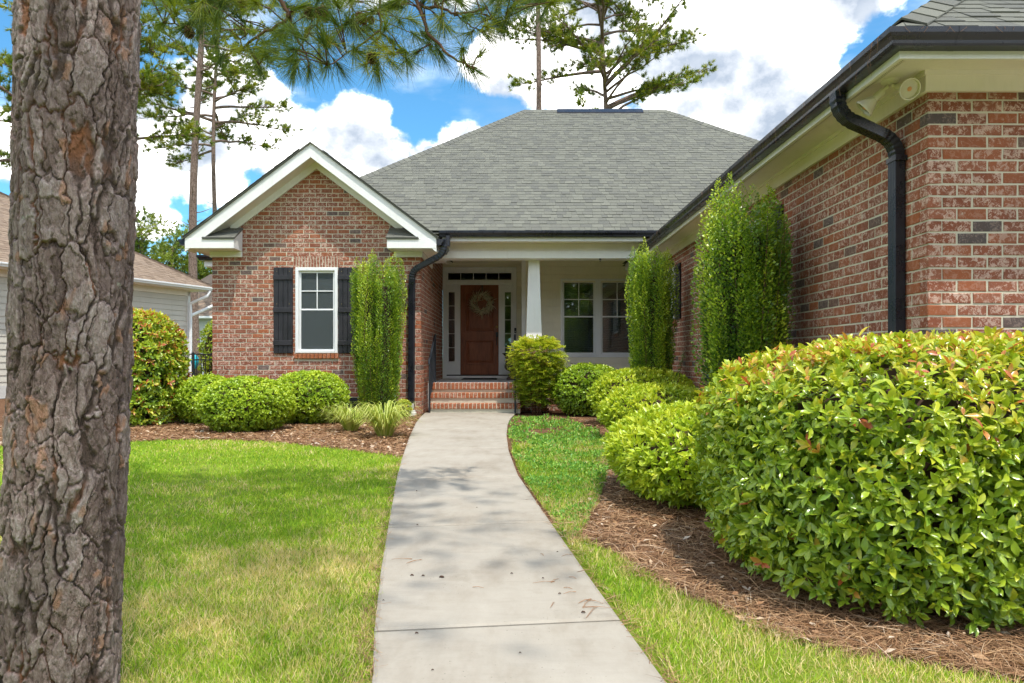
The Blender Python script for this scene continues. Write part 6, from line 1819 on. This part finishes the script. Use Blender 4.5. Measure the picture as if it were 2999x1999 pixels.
# ------------------------------------------------------------------ the foreground pine
fp = thing('foreground_pine', (-1.33, 2.10, 0.0), 'large pine with thick plated bark in the left foreground and needle sprays overhead', 'pine tree')
def bark_trunk():
    R = .159
    th = np.concatenate([np.linspace(-math.pi * .98, -2.62, 10, endpoint=False), np.linspace(-2.62, .42, 330, endpoint=False), np.linspace(.42, math.pi * .98, 26)])
    zz = np.linspace(-.06, 2.75, 760)
    T, Zg = np.meshgrid(th, zz); T, Zg = T.ravel(), Zg.ravel()
    s = T * R
    q = np.stack([s, Zg], 1)
    ws = s + .060 * (fbm(q * np.array([11, 6]), 4, 71) - .5) + .024 * (fbm(q * 40, 3, 73) - .5)
    wz = Zg + .14 * (fbm(q * np.array([14, 7]), 4, 75) - .5) + .05 * (fbm(q * 40, 3, 77) - .5)
    def voro(a, b, ca, cb, seed):
        u, v = a / ca, b / cb; iu, iv = np.floor(u).astype(int), np.floor(v).astype(int)
        F1 = np.full(len(u), 9.0); F2 = F1.copy(); ID = np.zeros(len(u)); BX = np.zeros(len(u))
        for du in (-1, 0, 1):
            for dv in (-1, 0, 1):
                cu, cv = iu + du, iv + dv
                h = ((cu * 73856093) ^ (cv * 19349663) ^ (seed * 83492791)) & 0x7fffffff
                h = (h ^ (h >> 13)) * 1274126177 & 0x7fffffff
                r1 = (h & 0xfff) / 4095.; r2 = ((h >> 12) & 0xfff) / 4095.; r3 = ((h >> 5) & 0xff) / 255.
                off = .5 * (cu % 2)
                d = np.sqrt((u - cu - .18 - .64 * r1) ** 2 + (v - cv - .12 - .64 * r2 - off * .2) ** 2)
                m1 = d < F1
                F2 = np.where(m1, F1, np.minimum(F2, d)); ID = np.where(m1, r3, ID); BX = np.where(m1, u - cu - .18 - .64 * r1, BX); F1 = np.where(m1, d, F1)
        return F1, F2, ID, BX
    sm = lambda x, a, b: (lambda t: t * t * (3 - 2 * t))(np.clip((x - a) / (b - a), 0, 1))
    F1, F2, ID, BX = voro(ws, wz, .062, .165, 5)
    edge = F2 - F1
    G1, G2, ID2, _ = voro(ws + .015 * ID, wz + .05 * ID, .034, .060, 9)
    e2 = G2 - G1
    # ridges: long vertical furrows
    fur = np.abs(fbm(np.stack([ws * 17, wz * 2.6], 1), 2, 91) - .5) * 2
    furrow = 1 - sm(fur, .03, .11)
    crack = (1 - sm(edge, .02, .085)) * np.clip(.25 + 1.5 * fbm(q * np.array([8, 5]), 2, 88) , 0, 1)
    fine = fbm(q * np.array([95, 45]), 4, 81) - .5
    fl_ = fbm(q * np.array([24, 11]) + ID[:, None] * 9, 4, 83) * 8; flake = (np.floor(fl_) + sm(fl_ - np.floor(fl_), .72, .98)) / 8
    H = .55 + .45 * ID - .70 * crack - .75 * furrow * (1 - crack * .5) - .20 * (1 - sm(e2, .03, .09)) + (flake - .5) * .85 + .42 * (ID2 - .5) + fine * .34 + .5 * (fbm(q * np.array([60, 12]), 3, 99) - .5)
    Hm = np.clip(H, -.30, 1.5) * .0125
    flare = .004 * np.exp(-np.maximum(Zg, 0) / .28)
    rad = R - .012 + flare + Hm
    cx_ = -1.340 + .041 * Zg + .012 * np.sin(Zg * 1.7 + .5)
    V = np.stack([cx_ + rad * np.cos(T), 2.10 + rad * np.sin(T), Zg], 1)
    nt_, nz_ = len(th), len(zz)
    i, j = np.meshgrid(np.arange(nt_), np.arange(nz_ - 1)); i2 = (i + 1) % nt_
    Fc = np.stack([j * nt_ + i, j * nt_ + i2, (j + 1) * nt_ + i2, (j + 1) * nt_ + i], -1).reshape(-1, 4)
    fis = np.clip(np.maximum(crack * .85, furrow) * 1.1 - .2, 0, 1) ** 1.5
    rust = np.clip((fbm(q * np.array([26, 14]), 3, 95) - .63) * 12, 0, 1) * (ID2 > .72) * .55
    np_obj('trunk', V, Fc, M['bark_close'], fp, point={'plate': ID * .6 + ID2 * .4, 'fissure': fis, 'rust': rust}, smooth=True)
bark_trunk()
MB().tube([(-1.238, 2.10, 2.70), (-1.20, 2.12, 5.0), (-1.12, 2.1, 9.0), (-1.05, 2.05, 13.0)], [.145, .13, .09, .03], 16, .5).build('upper_trunk', M['bark'], fp, smooth=True)
# limbs that reach into the picture: lists of photograph pixels at a depth
limbs = [
    (4.70, [(826, -330), (826, 0), (848, 49), (835, 60), (759, 103), (696, 143), (650, 168)], .016),
    (4.60, [(690, -330), (643, 0), (598, 54), (580, 67), (545, 71), (480, 66)], .013),
    (4.72, [(848, 49), (870, 112), (897, 152), (905, 200)], .009),
    (4.50, [(1112, -330), (1112, 0), (1114, 89), (1036, 143), (960, 190)], .011),
    (4.55, [(1219, -330), (1219, 0), (1232, 45), (1259, 103), (1304, 152), (1353, 183), (1390, 200)], .014),
    (4.60, [(1223, 9), (1290, 27), (1330, 40), (1402, 31), (1455, 60)], .009),
    (4.50, [(1120, 94), (1150, 130), (1190, 172)], .006),
    (4.50, [(1114, 89), (1110, 140), (1107, 195)], .005),
    (4.55, [(1263, 125), (1240, 140), (1219, 152)], .005),
    (4.75, [(1031, -330), (1031, 0), (1034, 60)], .008),
    (4.80, [(940, -330), (950, 0), (930, 70), (900, 110), (860, 160)], .009),
    (4.55, [(1560, -330), (1540, -30), (1500, 20), (1480, 60)], .010),
    (4.65, [(1640, -330), (1630, -20), (1600, 25)], .008),
    (4.62, [(1330, 40), (1370, 70), (1420, 95)], .005),
    (4.68, [(759, 103), (745, 150), (760, 190)], .005),
    (4.66, [(700, 140), (720, 90), (700, 50)], .005),
]
nodes = []
rl = random.Random(4)
joint = Vector((-1.0, 4.0, 5.1))
MB().tube([(-1.2, 2.12, 5.3), (-1.12, 2.9, 5.55), joint], [.06, .05, .042], 8, .5).build('main_limb', M['bark'], fp, smooth=True)
for (D, pl, r) in limbs:
    pts = [Vector(P(px, py, D + .10 * math.sin(px * .013))) for px, py in pl]
    if pl[0][1] < -300: pts = [joint + Vector((rl.uniform(-.05, .05), 0, 0)), (joint + pts[0]) / 2 + Vector((0, .05, .15))] + pts
    # densify
    dp = []
    for a, b in zip(pts[:-1], pts[1:]):
        for k in range(4): dp.append(a.lerp(b, k / 4) + Vector((rl.gauss(0, .006), rl.gauss(0, .006), rl.gauss(0, .006))))
    dp.append(pts[-1])
    MB().tube(dp, [max(.0035, r * (1.25 - .95 * k / len(dp))) for k in range(len(dp))], 7, .45).build('limb', M['twig'], fp, smooth=True)
    for k, p in enumerate(dp):
        if p.z < 3.9: nodes.append((p, (dp[min(k + 1, len(dp) - 1)] - dp[max(k - 1, 0)]).normalized()))
TP, TA, TT = [], [], []
ends = [(480, 66, 4.6), (548, 72, 4.6), (650, 168, 4.7), (905, 200, 4.72), (960, 190, 4.5), (1036, 143, 4.5), (1107, 197, 4.5), (1193, 176, 4.5), (1219, 152, 4.55), (1287, 150, 4.55), (1385, 198, 4.55), (1366, 188, 4.55), (1455, 60, 4.6), (1420, 95, 4.62), (1480, 60, 4.55), (1600, 25, 4.65), (860, 160, 4.8), (760, 190, 4.68), (700, 50, 4.66), (1500, 25, 4.55), (590, 40, 4.6), (640, 20, 4.6), (1034, 60, 4.75)]
for (px, py, D) in ends:
    p = Vector(P(px, py, D)); nearest = min(nodes, key=lambda q: (q[0] - p).length)
    TP.append(p); TA.append(nearest[1] * .7 + Vector((rl.gauss(0, .25), rl.gauss(0, .25), -.45))); TT.append(rl.uniform(.25, .6))
tw = MB()
cnt = 0
env = lambda px: np.interp(px, [400, 470, 560, 640, 760, 900, 1000, 1110, 1200, 1290, 1390, 1450, 1500, 1560, 1650], [20, 60, 60, 120, 175, 225, 190, 190, 170, 150, 190, 90, 45, 15, 10])
while cnt < 165:
    px = rl.uniform(410, 1640); top = env(px); py = rl.uniform(-90, top)
    if px < 560 and rl.random() < .5: continue
    D = rl.uniform(4.25, 5.15); p = Vector(P(px, py, D))
    q = min(nodes, key=lambda s: (s[0] - p).length)
    if (q[0] - p).length > .55: continue
    tw.tube([q[0], q[0].lerp(p, .5) + Vector((0, 0, .02)), p], [.005, .004, .003], 5, rl.uniform(.3, .6), caps=False)
    g = (p - q[0]).normalized()
    TP.append(p); TA.append(g + Vector((rl.gauss(0, .35), rl.gauss(0, .35), rl.gauss(-.25, .4)))); TT.append(rl.uniform(.2, .9)); cnt += 1
tw.build('twigs', M['twig'], fp, kind='stuff')
V, Fc, tt = tufts(np.array(TP), np.array(TA), 105, .205, .00125, 42, np.array(TT), NT_, droop=.12)
np_obj('needles', V, Fc, M['needle'], fp, point={'tint': tt}, kind='stuff')
# pine cones
def cone_mesh():
    m = MB(); n = 62; Hc = .078
    for k in range(n):
        f = k / n; a = k * 2.39996; r = .030 * math.sin(math.pi * (.10 + .86 * f)) ** .8
        z = Hc * (f - .5); o = Vector((math.cos(a), math.sin(a), 0)); sd = Vector((-o.y, o.x, 0))
        c = o * r * .45 + Z * z; tip = o * (r * 1.18) + Z * (z - .006); w = .0085 * (.6 + .6 * math.sin(math.pi * f))
        m.add([c - sd * w * .6, c + sd * w * .6, tip - sd * w, tip + sd * w, tip + o * .002 + Z * .005, c + Z * .006], [(0, 1, 3, 2), (2, 3, 4), (0, 2, 4, 5), (3, 1, 5, 4)], .25 + .7 * rl.random())
    m.lathe([(0, -Hc * .48), (.016, -Hc * .3), (.018, 0), (.012, Hc * .35), (0, Hc * .5)], (0, 0, 0), 8, tint=.1)
    return m.mesh('pine_cone')
cm = cone_mesh()
for k, (px, py, s, D) in enumerate([(908, 36, 1.0, 4.6), (944, 34, 1.1, 4.55), (952, 48, .9, 4.7), (1057, 52, 1.1, 4.6), (1087, 56, .75, 4.7), (1086, 170, .95, 4.5), (553, 92, 1.0, 4.6), (711, 4, .9, 4.7)]):
    p = Vector(P(px, py, D))
    o = link('pine_cone', cm, M['cone'], fp, at=p); o.scale = (s, s, s); o.rotation_euler = (rl.uniform(-.5, .5), rl.uniform(-.5, .5), rl.uniform(0, 6))
    q = min(nodes, key=lambda c: (c[0] - p).length + (c[0].z < p.z) * .1)
    MB().tube([q[0], p + Z * .04 * s], .004, 5, .4).build('cone_stalk', M['twig'], fp)
# upper crown above the frame: it shades the near lawn and walkway
TP, TA, TT = [], [], []
for k in range(22):
    z = rl.uniform(8.6, 12.2); a = rl.choice([-.97, -.7, -1.25]) + rl.gauss(0, .35); L = rl.uniform(2.2, 4.4) * (1.1 - (z - 8.6) * .07)
    p0 = Vector((-1.12, 2.1, z)); d = Vector((math.cos(a), math.sin(a), 0)); sd = Vector((-d.y, d.x, 0)); b = rl.uniform(-.3, .3)
    pts = [p0 + d * (L * s) + sd * (b * L * s * s) + Z * (L * (.25 * s - .3 * s * s)) for s in [i / 7 for i in range(8)]]
    MB().tube(pts, [.022 * (1 - .8 * i / 7) for i in range(8)], 6, .5).build('upper_branch', M['bark'], fp, smooth=True)
    for j in range(int(L * 9)):
        s = rl.uniform(.35, 1); i = min(6, int(s * 7)); q = pts[i].lerp(pts[i + 1], s * 7 - i)
        g = sd * rl.choice((-1, 1)) * rl.uniform(.2, 1) + d * rl.uniform(.1, .9) + Z * rl.uniform(-.2, .5); g.normalize()
        TP.append(q + g * rl.uniform(.15, .6)); TA.append(g + Vector((rl.gauss(0, .4), rl.gauss(0, .4), rl.uniform(-.2, .5)))); TT.append(rl.uniform(.3, .8))
V, Fc, tt = tufts(np.array(TP), np.array(TA), 30, .26, .004, 48, np.array(TT), NT1)
np_obj('upper_crown', V, Fc, M['needle'], fp, point={'tint': tt}, kind='stuff')

# wood across the street, behind the photographer: it is what the window panes mirror
n = 5200
x = RNG.uniform(-75, 75, n); h = 8.5 + 5.0 * fbm(np.stack([x * .11, 0 * x], 1), 3, 44)
z = h * RNG.random(n) ** .8; y = -38 - RNG.uniform(0, 7, n)
V, Fc, tt = tufts(np.stack([x, y, z], 1), RNG.normal(0, 1, (n, 3)) + np.array([0, .6, .8]), 7, 1.5, .32, 55, np.clip(.25 + .6 * fbm(np.stack([x * .6, z * .6], 1), 2, 45) + RNG.normal(0, .1, n), 0, 1), NT1)
o = np_obj('treeline', V, Fc, M['tree_leaf'], point={'tint': tt}, kind='stuff')
tag(o, 'green wood across the street, seen only mirrored in the window panes', 'wood')
